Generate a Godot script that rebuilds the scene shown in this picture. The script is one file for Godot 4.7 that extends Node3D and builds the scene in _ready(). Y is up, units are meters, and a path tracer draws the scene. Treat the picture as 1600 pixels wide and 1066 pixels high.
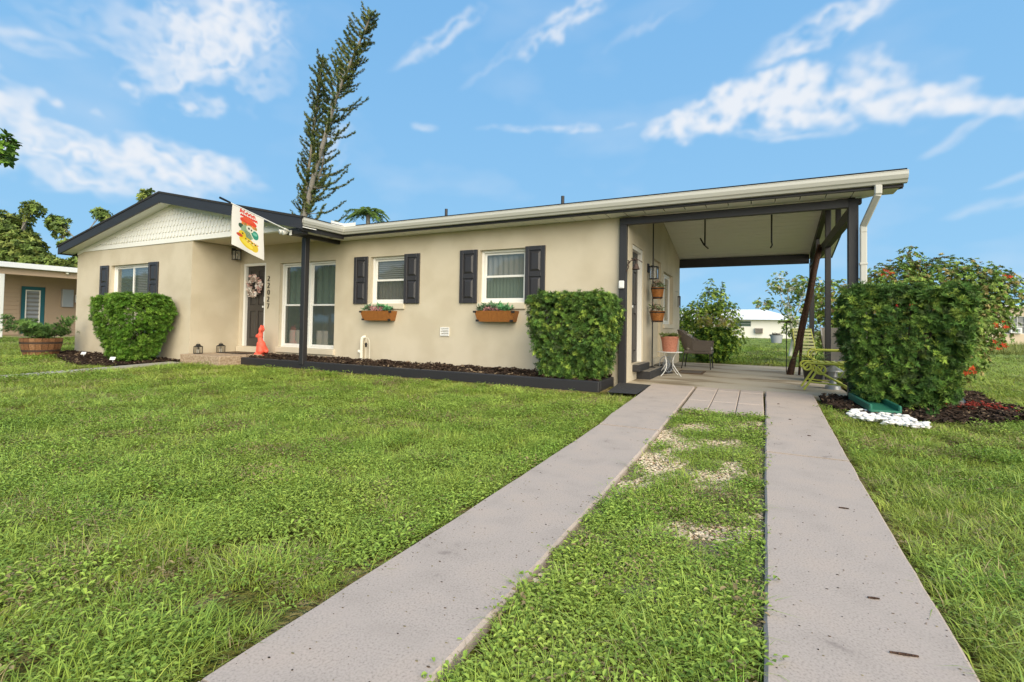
extends Node3D
# A cream bungalow with a carport, seen from its two-strip driveway. x runs along the facade, z towards the street, y up, metres; y = 0 is the carport slab.

var rng := RandomNumberGenerator.new()
var M := {}
var taken := {}
var house: Node3D

# ---------------------------------------------------------------- mesh builder
class MB:
	var v := PackedVector3Array()
	var n := PackedVector3Array()
	var uv := PackedVector2Array()
	var col := PackedColorArray()
	var c := Color.WHITE
	var t := Transform3D()
	func vert(p: Vector3, nn: Vector3, u := Vector2.ZERO) -> void:
		v.append(t * p); n.append((t.basis * nn).normalized()); uv.append(u); col.append(c)
	func tri(a: Vector3, b: Vector3, d: Vector3) -> void: # counter-clockwise seen from outside
		var nn := (b - a).cross(d - a).normalized()
		vert(a, nn); vert(d, nn); vert(b, nn)
	func quad(a: Vector3, b: Vector3, d: Vector3, e: Vector3) -> void:
		tri(a, b, d); tri(a, d, e)
	func stri(a, na, b, nb, d, nd) -> void:
		vert(a, na); vert(d, nd); vert(b, nb)
	func box(p: Vector3, s: Vector3, bev := 0.0, b := Basis.IDENTITY) -> void: # p centre
		var h := s * 0.5
		var e := minf(bev, minf(h.x, minf(h.y, h.z)) * 0.8)
		var k := [Vector3.RIGHT, Vector3.UP, Vector3.BACK]
		var X := Transform3D(b, p)
		if e <= 0.0:
			for a in 3:
				for sg in [-1.0, 1.0]:
					var nn: Vector3 = k[a] * sg
					var u: Vector3 = k[(a + 1) % 3] * sg
					var w: Vector3 = k[(a + 2) % 3]
					var o: Vector3 = nn * h[a]
					var uu: Vector3 = u * h[(a + 1) % 3]
					var ww: Vector3 = w * h[(a + 2) % 3]
					quad(X * (o - uu - ww), X * (o + uu - ww), X * (o + uu + ww), X * (o - uu + ww))
			return
		var cv := func(sx, sy, sz, ax):
			var q := Vector3(sx * h.x, sy * h.y, sz * h.z)
			for i in 3:
				if i != ax: q[i] -= signf(q[i]) * e
			return X * q
		for a in 3:
			var a1 := (a + 1) % 3
			var a2 := (a + 2) % 3
			for sg in [-1.0, 1.0]:
				var pts := []
				for pr in [[-1, -1], [1, -1], [1, 1], [-1, 1]]:
					var s3 := Vector3.ZERO
					s3[a] = sg; s3[a1] = pr[0] * sg; s3[a2] = pr[1]
					pts.append(cv.call(s3.x, s3.y, s3.z, a))
				quad(pts[0], pts[1], pts[2], pts[3])
			for s1 in [-1.0, 1.0]: # edges parallel to axis a
				for s2 in [-1.0, 1.0]:
					var q := []
					for pr in [[-1, a1], [1, a1], [1, a2], [-1, a2]]:
						var s3 := Vector3.ZERO
						s3[a] = pr[0]; s3[a1] = s1; s3[a2] = s2
						q.append(cv.call(s3.x, s3.y, s3.z, pr[1]))
					var out := Vector3.ZERO
					out[a1] = s1; out[a2] = s2
					if ((q[1] - q[0]).cross(q[2] - q[0])).dot(b * out) < 0: q.reverse()
					quad(q[0], q[1], q[2], q[3])
		for sx in [-1.0, 1.0]:
			for sy in [-1.0, 1.0]:
				for sz in [-1.0, 1.0]:
					var q := [cv.call(sx, sy, sz, 0), cv.call(sx, sy, sz, 1), cv.call(sx, sy, sz, 2)]
					if ((q[1] - q[0]).cross(q[2] - q[0])).dot(b * Vector3(sx, sy, sz)) < 0: q.reverse()
					tri(q[0], q[1], q[2])
	func span(a: Vector3, b: Vector3, bev := 0.0) -> void: # box between two corners
		box((a + b) * 0.5, (b - a).abs(), bev)
	func bar(a: Vector3, b: Vector3, w: float, h: float, up := Vector3.UP, bev := 0.0) -> void:
		var z := (b - a).normalized()
		var x := up.cross(z)
		if x.length() < 0.01: x = Vector3.RIGHT.cross(z)
		x = x.normalized()
		box((a + b) * 0.5, Vector3(w, h, a.distance_to(b)), bev, Basis(x, z.cross(x), z))
	func tube(pts: Array, rad, sides := 8, cap := true) -> void:
		var N := pts.size()
		var rs := []
		for i in N: rs.append(rad[i] if rad is Array else rad)
		var rings := []
		var x := Vector3.ZERO
		for i in N:
			var d: Vector3 = (pts[mini(i + 1, N - 1)] - pts[maxi(i - 1, 0)]).normalized()
			if i == 0:
				x = d.cross(Vector3.UP if absf(d.y) < 0.9 else Vector3.RIGHT).normalized()
			else:
				x = (x - d * x.dot(d)).normalized()
			var y := d.cross(x)
			var ring := []
			for s in sides:
				var a := TAU * s / sides
				ring.append(x * cos(a) + y * sin(a))
			rings.append(ring)
		for i in N - 1:
			for s in sides:
				var s2 := (s + 1) % sides
				var n0: Vector3 = rings[i][s]
				var n1: Vector3 = rings[i][s2]
				var n2: Vector3 = rings[i + 1][s2]
				var n3: Vector3 = rings[i + 1][s]
				var a: Vector3 = pts[i] + n0 * rs[i]
				var b: Vector3 = pts[i] + n1 * rs[i]
				var d: Vector3 = pts[i + 1] + n2 * rs[i + 1]
				var e: Vector3 = pts[i + 1] + n3 * rs[i + 1]
				stri(a, n0, b, n1, d, n2); stri(a, n0, d, n2, e, n3)
		if cap:
			for k in [0, N - 1]:
				for s in range(1, sides - 1):
					var a: Vector3 = pts[k] + rings[k][0] * rs[k]
					var b: Vector3 = pts[k] + rings[k][s] * rs[k]
					var d: Vector3 = pts[k] + rings[k][s + 1] * rs[k]
					if k == 0: tri(a, d, b)
					else: tri(a, b, d)
	func lathe(prof: Array, sides := 20, o := Vector3.ZERO, a0 := 0.0, a1 := TAU) -> void: # Vector2(r, y) from the bottom up
		for i in prof.size() - 1:
			var p: Vector2 = prof[i]
			var q: Vector2 = prof[i + 1]
			var nn := Vector2(q.y - p.y, p.x - q.x).normalized()
			for s in sides:
				var t0 := a0 + (a1 - a0) * s / sides
				var t1 := a0 + (a1 - a0) * (s + 1) / sides
				var d0 := Vector3(cos(t0), 0, -sin(t0))
				var d1 := Vector3(cos(t1), 0, -sin(t1))
				var m0 := d0 * nn.x + Vector3.UP * nn.y
				var m1 := d1 * nn.x + Vector3.UP * nn.y
				var A := o + d0 * p.x + Vector3.UP * p.y
				var B := o + d1 * p.x + Vector3.UP * p.y
				var C := o + d1 * q.x + Vector3.UP * q.y
				var D := o + d0 * q.x + Vector3.UP * q.y
				if p.x > 0.0001: stri(A, m0, B, m1, C, m1)
				if q.x > 0.0001: stri(A, m0, C, m1, D, m0)
	func prism(poly: PackedVector2Array, z0: float, z1: float) -> void: # polygon in x, y; z0 < z1
		if Geometry2D.is_polygon_clockwise(poly): poly.reverse()
		var ix := Geometry2D.triangulate_polygon(poly)
		for i in range(0, ix.size(), 3):
			var a := poly[ix[i]]
			var b := poly[ix[i + 1]]
			var d := poly[ix[i + 2]]
			if (b - a).cross(d - a) < 0:
				var s := b
				b = d; d = s
			tri(Vector3(a.x, a.y, z1), Vector3(b.x, b.y, z1), Vector3(d.x, d.y, z1))
			tri(Vector3(a.x, a.y, z0), Vector3(d.x, d.y, z0), Vector3(b.x, b.y, z0))
		for i in poly.size():
			var a := poly[i]
			var b := poly[(i + 1) % poly.size()]
			quad(Vector3(a.x, a.y, z1), Vector3(a.x, a.y, z0), Vector3(b.x, b.y, z0), Vector3(b.x, b.y, z1))
	func wall(W: float, y0: float, y1: float, th: float, holes: Array, depth := -1.0) -> void: # x 0..W, outer face z = 0; holes [x0, y0, x1, y1]
		var xs := [0.0, W]
		var ys := [y0, y1]
		for h in holes:
			for i in [0, 2]:
				if not xs.has(h[i]): xs.append(h[i])
			for i in [1, 3]:
				if not ys.has(h[i]): ys.append(h[i])
		xs.sort(); ys.sort()
		var solid := func(x, y):
			for h in holes:
				if x > h[0] and x < h[2] and y > h[1] and y < h[3]: return false
			return true
		for i in xs.size() - 1:
			for j in ys.size() - 1:
				if solid.call((xs[i] + xs[i + 1]) * 0.5, (ys[j] + ys[j + 1]) * 0.5):
					quad(Vector3(xs[i], ys[j], 0), Vector3(xs[i + 1], ys[j], 0), Vector3(xs[i + 1], ys[j + 1], 0), Vector3(xs[i], ys[j + 1], 0))
					quad(Vector3(xs[i + 1], ys[j], -th), Vector3(xs[i], ys[j], -th), Vector3(xs[i], ys[j + 1], -th), Vector3(xs[i + 1], ys[j + 1], -th))
		for h in holes:
			quad(Vector3(h[0], h[1], 0), Vector3(h[0], h[1], -th), Vector3(h[2], h[1], -th), Vector3(h[2], h[1], 0))
			quad(Vector3(h[0], h[3], -th), Vector3(h[0], h[3], 0), Vector3(h[2], h[3], 0), Vector3(h[2], h[3], -th))
			quad(Vector3(h[0], h[1], -th), Vector3(h[0], h[1], 0), Vector3(h[0], h[3], 0), Vector3(h[0], h[3], -th))
			quad(Vector3(h[2], h[1], 0), Vector3(h[2], h[1], -th), Vector3(h[2], h[3], -th), Vector3(h[2], h[3], 0))
		quad(Vector3(0, y0, -th), Vector3(0, y0, 0), Vector3(0, y1, 0), Vector3(0, y1, -th))
		quad(Vector3(W, y0, 0), Vector3(W, y0, -th), Vector3(W, y1, -th), Vector3(W, y1, 0))
		quad(Vector3(0, y1, 0), Vector3(W, y1, 0), Vector3(W, y1, -th), Vector3(0, y1, -th))
	func leaf(b: Vector3, d: Vector3, up: Vector3, L: float, w: float, fold := 0.25, droop := 0.0) -> void:
		var s := d.cross(up).normalized()
		var u := s.cross(d).normalized()
		var m := b + d * L * 0.45
		var tip := b + d * L - u * droop * L
		var l := m - s * w * 0.5 + u * fold * w
		var r := m + s * w * 0.5 + u * fold * w
		tri(b, tip, l); tri(b, r, tip)
	func oval(b: Vector3, d: Vector3, up: Vector3, L: float, w: float, fold := 0.2, droop := 0.15) -> void:
		var s := d.cross(up).normalized()
		var u := s.cross(d).normalized()
		var tip := b + d * L - u * droop * L
		var m1 := b + d * L * 0.3
		var m2 := b + d * L * 0.7 - u * droop * L * 0.4
		for sg in [-1.0, 1.0]:
			var e1: Vector3 = m1 + s * w * 0.5 * sg + u * fold * w
			var e2: Vector3 = m2 + s * w * 0.42 * sg + u * fold * w
			if sg < 0:
				tri(b, tip, e1); tri(e1, tip, e2)
			else:
				tri(b, e1, tip); tri(e1, e2, tip)
	func blade(b: Vector3, d: Vector3, L: float, w: float, bend: float, seg := 3) -> void: # d level direction it bends to
		var s := d.cross(Vector3.UP).normalized() * w * 0.5
		var pp := b
		for i in seg:
			var f0 := float(i) / seg
			var f1 := float(i + 1) / seg
			var q := b + Vector3.UP * L * (f1 - bend * f1 * f1 * 0.55) + d * L * bend * f1 * f1 * 0.8 + d * L * 0.15 * f1
			var w0 := 1.0 - f0 * 0.75
			var w1 := 1.0 - f1 * 0.75
			if i == seg - 1: tri(pp - s * w0, pp + s * w0, q)
			else: quad(pp - s * w0, pp + s * w0, q + s * w1, q - s * w1)
			pp = q
	func mesh(mat: Material) -> ArrayMesh:
		var a := []
		a.resize(Mesh.ARRAY_MAX)
		a[Mesh.ARRAY_VERTEX] = v
		a[Mesh.ARRAY_NORMAL] = n
		a[Mesh.ARRAY_TEX_UV] = uv
		a[Mesh.ARRAY_COLOR] = col
		var m := ArrayMesh.new()
		m.add_surface_from_arrays(Mesh.PRIMITIVE_TRIANGLES, a)
		m.surface_set_material(0, mat)
		return m

# ---------------------------------------------------------------- nodes
func numbered(called: String) -> String:
	taken[called] = taken.get(called, -1) + 1
	return called if taken[called] == 0 else "%s_%03d" % [called, taken[called]]

func tag(o: Node, label := "", category := "", group := "", kind := "") -> Node:
	if label: o.set_meta("label", label)
	if category: o.set_meta("category", category)
	if group: o.set_meta("group", group)
	if kind: o.set_meta("kind", kind)
	return o

func thing(called: String, label: String, category: String, at := Vector3.ZERO, turn := 0.0, group := "") -> Node3D:
	var o := Node3D.new()
	o.name = numbered(called)
	add_child(o)
	o.position = at
	o.rotation.y = turn
	return tag(o, label, category, group)

func part(called: String, mb: MB, mat: Material, parent: Node, at := Vector3.ZERO) -> MeshInstance3D:
	return inst(called, mb.mesh(mat), parent, at)

func inst(called: String, mesh: Mesh, parent: Node, at := Vector3.ZERO, basis := Basis.IDENTITY) -> MeshInstance3D:
	var o := MeshInstance3D.new()
	o.mesh = mesh
	o.name = numbered(called) if parent == self else called
	parent.add_child(o, true)
	o.transform = Transform3D(basis, at)
	return o

func node(called: String, parent: Node, at := Vector3.ZERO, turn := 0.0) -> Node3D:
	var o := Node3D.new()
	o.name = called
	parent.add_child(o, true)
	o.position = at
	o.rotation.y = turn
	return o

func ground(called: String, mb: MB, mat: Material) -> MeshInstance3D:
	var o := part(called, mb, mat, self)
	o.set_meta("kind", "structure")
	return o

func copy(o: Node3D, at: Vector3, turn: float, label := "") -> Node3D:
	var c: Node3D = o.duplicate()
	c.name = numbered(String(o.name).rstrip("0123456789").trim_suffix("_"))
	add_child(c)
	c.position = at
	c.rotation.y = turn
	if label: c.set_meta("label", label)
	return c

func many(called: String, mesh: Mesh, xf: Array, cols: Array, parent: Node, kind := "stuff") -> MultiMeshInstance3D:
	var mm := MultiMesh.new()
	mm.transform_format = MultiMesh.TRANSFORM_3D
	mm.use_colors = true
	mm.mesh = mesh
	mm.instance_count = xf.size()
	var buf := PackedFloat32Array()
	buf.resize(xf.size() * 16)
	var k := 0
	for i in xf.size():
		var T: Transform3D = xf[i]
		var b := T.basis
		buf[k] = b.x.x; buf[k + 1] = b.y.x; buf[k + 2] = b.z.x; buf[k + 3] = T.origin.x
		buf[k + 4] = b.x.y; buf[k + 5] = b.y.y; buf[k + 6] = b.z.y; buf[k + 7] = T.origin.y
		buf[k + 8] = b.x.z; buf[k + 9] = b.y.z; buf[k + 10] = b.z.z; buf[k + 11] = T.origin.z
		var c: Color = cols[i]
		buf[k + 12] = c.r; buf[k + 13] = c.g; buf[k + 14] = c.b; buf[k + 15] = 1.0
		k += 16
	mm.buffer = buf
	var o := MultiMeshInstance3D.new()
	o.multimesh = mm
	o.name = numbered(called) if parent == self else called
	parent.add_child(o, true)
	if kind: o.set_meta("kind", kind)
	return o

# ---------------------------------------------------------------- materials
func lin(r: float, g: float, b: float) -> Color:
	return Color(r, g, b).linear_to_srgb()

func mat(called: String, r: float, g: float, b: float, rough := 0.8, metal := 0.0, spec := 0.5) -> StandardMaterial3D:
	var m := StandardMaterial3D.new()
	m.resource_name = called
	m.albedo_color = lin(r, g, b)
	m.roughness = rough
	m.metallic = metal
	m.metallic_specular = spec
	M[called] = m
	return m

func noise(freq: float, oct := 4, sd := 1, type := FastNoiseLite.TYPE_SIMPLEX_SMOOTH) -> FastNoiseLite:
	var f := FastNoiseLite.new()
	f.noise_type = type
	f.frequency = freq
	f.fractal_octaves = oct
	f.seed = sd
	return f

func ntex(freq: float, oct: int, sd: int, stops: Array, size := 512, type := FastNoiseLite.TYPE_SIMPLEX_SMOOTH) -> NoiseTexture2D: # stops [position, srgb Color]
	var t := NoiseTexture2D.new()
	t.width = size
	t.height = size
	t.seamless = true
	t.noise = noise(freq, oct, sd, type)
	var g := Gradient.new()
	g.offsets = PackedFloat32Array(stops.map(func(s): return s[0]))
	g.colors = PackedColorArray(stops.map(func(s): return s[1]))
	t.color_ramp = g
	return t

func nnorm(freq: float, oct: int, sd: int, strength: float, size := 512) -> NoiseTexture2D:
	var t := NoiseTexture2D.new()
	t.width = size
	t.height = size
	t.seamless = true
	t.noise = noise(freq, oct, sd)
	t.as_normal_map = true
	t.bump_strength = strength
	return t

func grain(m: StandardMaterial3D, tex: Texture2D, norm: Texture2D, scale: Vector3, world := true, nscale := 1.0) -> StandardMaterial3D:
	m.uv1_triplanar = true
	m.uv1_world_triplanar = world
	m.uv1_scale = scale
	if tex: m.albedo_texture = tex
	if norm:
		m.normal_enabled = true
		m.normal_texture = norm
		m.normal_scale = nscale
	return m

func g1(x: float) -> Color:
	return Color(x, x, x)

func over(m: StandardMaterial3D, tex: Texture2D, scale: Vector3) -> void: # a coarse second layer, multiplied in
	m.detail_enabled = true
	m.detail_blend_mode = BaseMaterial3D.BLEND_MODE_MUL
	m.detail_albedo = tex
	m.detail_uv_layer = BaseMaterial3D.DETAIL_UV_2
	m.uv2_triplanar = true
	m.uv2_world_triplanar = true
	m.uv2_scale = scale

func materials() -> void:
	var stucco := nnorm(0.05, 4, 3, 5.0)
	var soft := ntex(0.006, 4, 5, [[0.25, Color(0.95, 0.945, 0.93)], [0.75, g1(1.0)]])
	var speck := ntex(0.12, 2, 8, [[0.3, g1(0.93)], [0.6, g1(1.0)]])
	var m := grain(mat("cream_stucco", 0.60, 0.53, 0.405, 0.9), speck, stucco, Vector3(2.6, 2.6, 2.6), true, 0.22)
	over(m, soft, Vector3(0.3, 0.3, 0.3))
	mat("cream_smooth", 0.60, 0.53, 0.405, 0.75)
	mat("white_trim", 0.76, 0.75, 0.71, 0.45)
	mat("white_vinyl", 0.80, 0.79, 0.74, 0.5)
	mat("gutter_white", 0.50, 0.495, 0.45, 0.4)
	m = grain(mat("charcoal_paint", 0.022, 0.021, 0.023, 0.5), null, nnorm(0.08, 3, 12, 2.0), Vector3(1.5, 1.5, 1.5), true, 0.3)
	mat("charcoal_shutter", 0.032, 0.030, 0.033, 0.42)
	mat("black_iron", 0.012, 0.011, 0.011, 0.5)
	grain(mat("roof_shingle", 0.03, 0.029, 0.03, 0.95), ntex(0.2, 3, 21, [[0.2, g1(0.6)], [0.8, g1(1.0)]]), null, Vector3(2, 2, 2))
	mat("door_brown", 0.045, 0.040, 0.037, 0.45)
	var g := mat("window_glass", 0.30, 0.36, 0.33, 0.03, 0.0, 0.6)
	g.transparency = BaseMaterial3D.TRANSPARENCY_ALPHA
	g.albedo_color.a = 0.12
	mat("blind_grey", 0.22, 0.225, 0.22, 0.7)
	mat("blind_green", 0.055, 0.10, 0.07, 0.7)
	mat("curtain_green", 0.10, 0.15, 0.115, 0.9)
	mat("curtain_brown", 0.07, 0.055, 0.048, 0.9)
	mat("interior", 0.32, 0.31, 0.28, 0.9)
	# concrete
	var fine := ntex(0.075, 6, 31, [[0.10, g1(0.72)], [0.24, g1(0.91)], [0.5, g1(0.965)], [0.85, g1(1.0)]], 1024)
	var blot := ntex(0.012, 6, 33, [[0.05, Color(0.80, 0.79, 0.79)], [0.13, Color(0.94, 0.935, 0.93)], [0.42, Color(0.975, 0.97, 0.965)], [0.8, Color(1.0, 0.985, 0.97)]], 1024)
	m = grain(mat("drive_concrete", 0.485, 0.41, 0.36, 0.92), fine, null, Vector3(1.1, 1.1, 1.1))
	over(m, blot, Vector3(0.21, 0.21, 0.21))
	m = grain(mat("slab_concrete", 0.50, 0.44, 0.345, 0.8), fine, nnorm(0.05, 5, 36, 3.0), Vector3(0.6, 0.6, 0.6), true, 0.35)
	over(m, ntex(0.007, 5, 37, [[0.2, Color(0.74, 0.70, 0.64)], [0.5, Color(0.97, 0.96, 0.94)], [0.8, g1(1.0)]]), Vector3(0.2, 0.2, 0.5))
	m = grain(mat("path_concrete", 0.40, 0.38, 0.33, 0.92), fine, null, Vector3(1, 1, 1))
	over(m, blot, Vector3(0.4, 0.4, 0.4))
	grain(mat("step_stone", 0.46, 0.36, 0.26, 0.85), ntex(0.03, 4, 41, [[0.2, Color(0.8, 0.76, 0.72)], [0.8, g1(1.0)]]), null, Vector3(1, 1, 1))
	grain(mat("tread_paint", 0.22, 0.20, 0.17, 0.7), fine, null, Vector3(1, 1, 1))
	# soil and plants
	m = grain(mat("soil", 0.31, 0.245, 0.135, 1.0, 0.0, 0.2), ntex(0.03, 5, 51, [[0.2, Color(0.62, 0.60, 0.5)], [0.5, Color(0.9, 0.92, 0.8)], [0.8, g1(1.0)]]), nnorm(0.08, 5, 52, 12.0), Vector3(0.8, 0.8, 0.8), true, 1.0)
	over(m, ntex(0.02, 4, 53, [[0.3, Color(0.72, 0.80, 0.55)], [0.7, g1(1.0)]]), Vector3(0.13, 0.13, 0.13))
	grain(mat("mulch", 0.035, 0.023, 0.016, 1.0, 0.0, 0.2), ntex(0.06, 4, 55, [[0.2, g1(0.5)], [0.8, g1(1.0)]]), nnorm(0.06, 5, 56, 14.0), Vector3(1.2, 1.2, 1.2))
	for nm in ["leaf", "chip", "stone", "petal"]:
		m = mat(nm, 1, 1, 1, {"leaf": 0.5, "chip": 0.95, "stone": 0.7, "petal": 0.7}[nm], 0.0, 0.35)
		m.vertex_color_use_as_albedo = true
	M.leaf.backlight = Color(0.72, 0.8, 0.4)
	m = mat("grass_blade", 1, 1, 1, 0.55, 0.0, 0.3)
	m.vertex_color_use_as_albedo = true
	m.backlight = Color(0.72, 0.8, 0.4)
	grain(mat("bark", 0.20, 0.16, 0.11, 0.95), ntex(0.05, 4, 61, [[0.2, g1(0.45)], [0.8, g1(1.0)]]), nnorm(0.05, 4, 62, 10.0), Vector3(2, 0.6, 2), false)
	grain(mat("grey_bark", 0.36, 0.33, 0.28, 0.95), ntex(0.05, 4, 63, [[0.2, g1(0.6)], [0.8, g1(1.0)]]), null, Vector3(2, 0.6, 2), false)
	# wood, metal, pots
	grain(mat("cedar", 0.47, 0.19, 0.04, 0.6), ntex(0.03, 5, 71, [[0.2, Color(0.55, 0.48, 0.4)], [0.8, g1(1.0)]]), null, Vector3(1.2, 9, 9), false)
	grain(mat("barrel_wood", 0.38, 0.19, 0.085, 0.8), ntex(0.03, 5, 72, [[0.2, Color(0.5, 0.45, 0.4)], [0.8, g1(1.0)]]), null, Vector3(9, 1, 9), false)
	grain(mat("log_wood", 0.10, 0.05, 0.028, 0.9), ntex(0.03, 5, 73, [[0.2, Color(0.45, 0.4, 0.38)], [0.8, g1(1.0)]]), nnorm(0.05, 4, 74, 10.0), Vector3(6, 1, 6), false)
	mat("hoop_iron", 0.07, 0.045, 0.035, 0.7, 0.3)
	grain(mat("terracotta", 0.47, 0.20, 0.13, 0.8), ntex(0.03, 4, 75, [[0.2, Color(0.85, 0.8, 0.78)], [0.8, g1(1.0)]]), null, Vector3(2, 2, 2), false)
	mat("coral_paint", 0.88, 0.125, 0.075, 0.6)
	mat("lime_paint", 0.50, 0.52, 0.07, 0.45)
	mat("white_metal", 0.72, 0.72, 0.70, 0.4)
	mat("galvanised", 0.38, 0.39, 0.40, 0.45, 0.4)
	mat("pipe_white", 0.75, 0.72, 0.62, 0.45)
	mat("splash_green", 0.022, 0.15, 0.095, 0.5)
	grain(mat("wicker", 0.16, 0.135, 0.115, 0.8), null, nnorm(0.15, 2, 77, 10.0), Vector3(6, 6, 6), false)
	mat("cushion", 0.30, 0.27, 0.23, 0.95)
	mat("black_plastic", 0.012, 0.012, 0.014, 0.35)
	mat("grey_plastic", 0.30, 0.32, 0.35, 0.5)
	mat("mat_brown", 0.10, 0.06, 0.03, 1.0)
	mat("candle", 0.75, 0.70, 0.58, 0.6)
	mat("lamp_glass", 0.8, 0.8, 0.78, 0.05).transparency = BaseMaterial3D.TRANSPARENCY_ALPHA
	M.lamp_glass.albedo_color.a = 0.15
	mat("teal_paint", 0.012, 0.105, 0.13, 0.5)
	grain(mat("tan_stucco", 0.40, 0.30, 0.21, 0.9), speck, null, Vector3(1, 1, 1))
	mat("tan_paint", 0.50, 0.36, 0.25, 0.8)
	mat("white_roof", 0.80, 0.80, 0.80, 0.5)
	mat("white_wall", 0.74, 0.73, 0.66, 0.9)
	mat("beige_wall", 0.60, 0.49, 0.36, 0.9)
	grain(mat("sandy_gravel", 0.46, 0.37, 0.25, 1.0), ntex(0.12, 4, 83, [[0.2, g1(0.5)], [0.5, g1(0.85)], [0.8, g1(1.0)]]), nnorm(0.1, 4, 84, 10.0), Vector3(1.5, 1.5, 1.5))
	mat("asphalt", 0.05, 0.05, 0.052, 0.95)
	grain(mat("black_pad", 0.035, 0.034, 0.036, 0.95), speck, nnorm(0.1, 4, 81, 6.0), Vector3(1.5, 1.5, 1.5))

# ---------------------------------------------------------------- terrain
func gy(z: float) -> float: # the drive and lawn fall gently from the house to the street
	var zs := [-60.0, -20.0, -7.9, -6.5, -5.0, -4.0, -3.0, -2.0, -1.0, 2.0]
	var ys := [-0.16, 0.0, 0.0, -0.06, -0.11, -0.135, -0.15, -0.16, -0.165, -0.17]
	if z <= zs[0]: return ys[0]
	for i in zs.size() - 1:
		if z <= zs[i + 1]: return lerpf(ys[i], ys[i + 1], (z - zs[i]) / (zs[i + 1] - zs[i]))
	return ys[-1]

var bed_c := PackedVector2Array([Vector2(0.72, -7.75), Vector2(0.74, -7.05), Vector2(0.95, -6.72), Vector2(1.5, -6.62), Vector2(2.1, -6.78), Vector2(2.62, -7.15), Vector2(2.75, -7.7), Vector2(2.7, -8.6), Vector2(2.9, -9.6), Vector2(2.6, -10.8), Vector2(1.35, -10.9), Vector2(1.25, -8.0)])
var bed_b := PackedVector2Array([Vector2(-17.2, -6.8), Vector2(-17.6, -6.2), Vector2(-17.0, -5.75), Vector2(-15.2, -5.75), Vector2(-13.9, -5.35), Vector2(-12.7, -5.2), Vector2(-12.02, -5.5), Vector2(-11.95, -6.8)])

func lawn_free(x: float, z: float, edge := 0.0) -> bool: # true where grass can grow
	if z > -7.92 and x > -1.455 + edge - 0.03 and x < -0.85 - edge and z < 6: # strip one
		return false
	if z > -7.92 and z < 6:
		var l := lerpf(0.09, 0.02, clampf((z + 7.9) / 6.0, 0, 1.2))
		if x > l + edge and x < l + 0.6 - edge: return false
	if z < -6.1 and z > -7.95 and x > -0.9 and x < 0.12: return false
	if x > -1.93 and x < -1.4 and z < -6.72 and z > -8: return false
	if x > -2.0 and x < 1.3 and z < -7.8 and z > -13.75: return false
	if x > -10.55 and x < -2.05 and z < -7.02 and z > -14: return false
	if x > -17.1 and x < -1.9 and z < -6.72 and z > -13.8: return false
	if x > -11.75 and x < -10.2 and z < -6.5 and z > -8: return false
	if x > -12.02 and x < -11.5 and z > -6.8 and z < 6: return false
	if z > 8.0 and z < 14.0: return false
	if x < -27.5 and x > -40 and z < -9 and z > -26: return false
	var p := Vector2(x, z)
	return not (Geometry2D.is_point_in_polygon(p, bed_c) or Geometry2D.is_point_in_polygon(p, bed_b))

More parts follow.
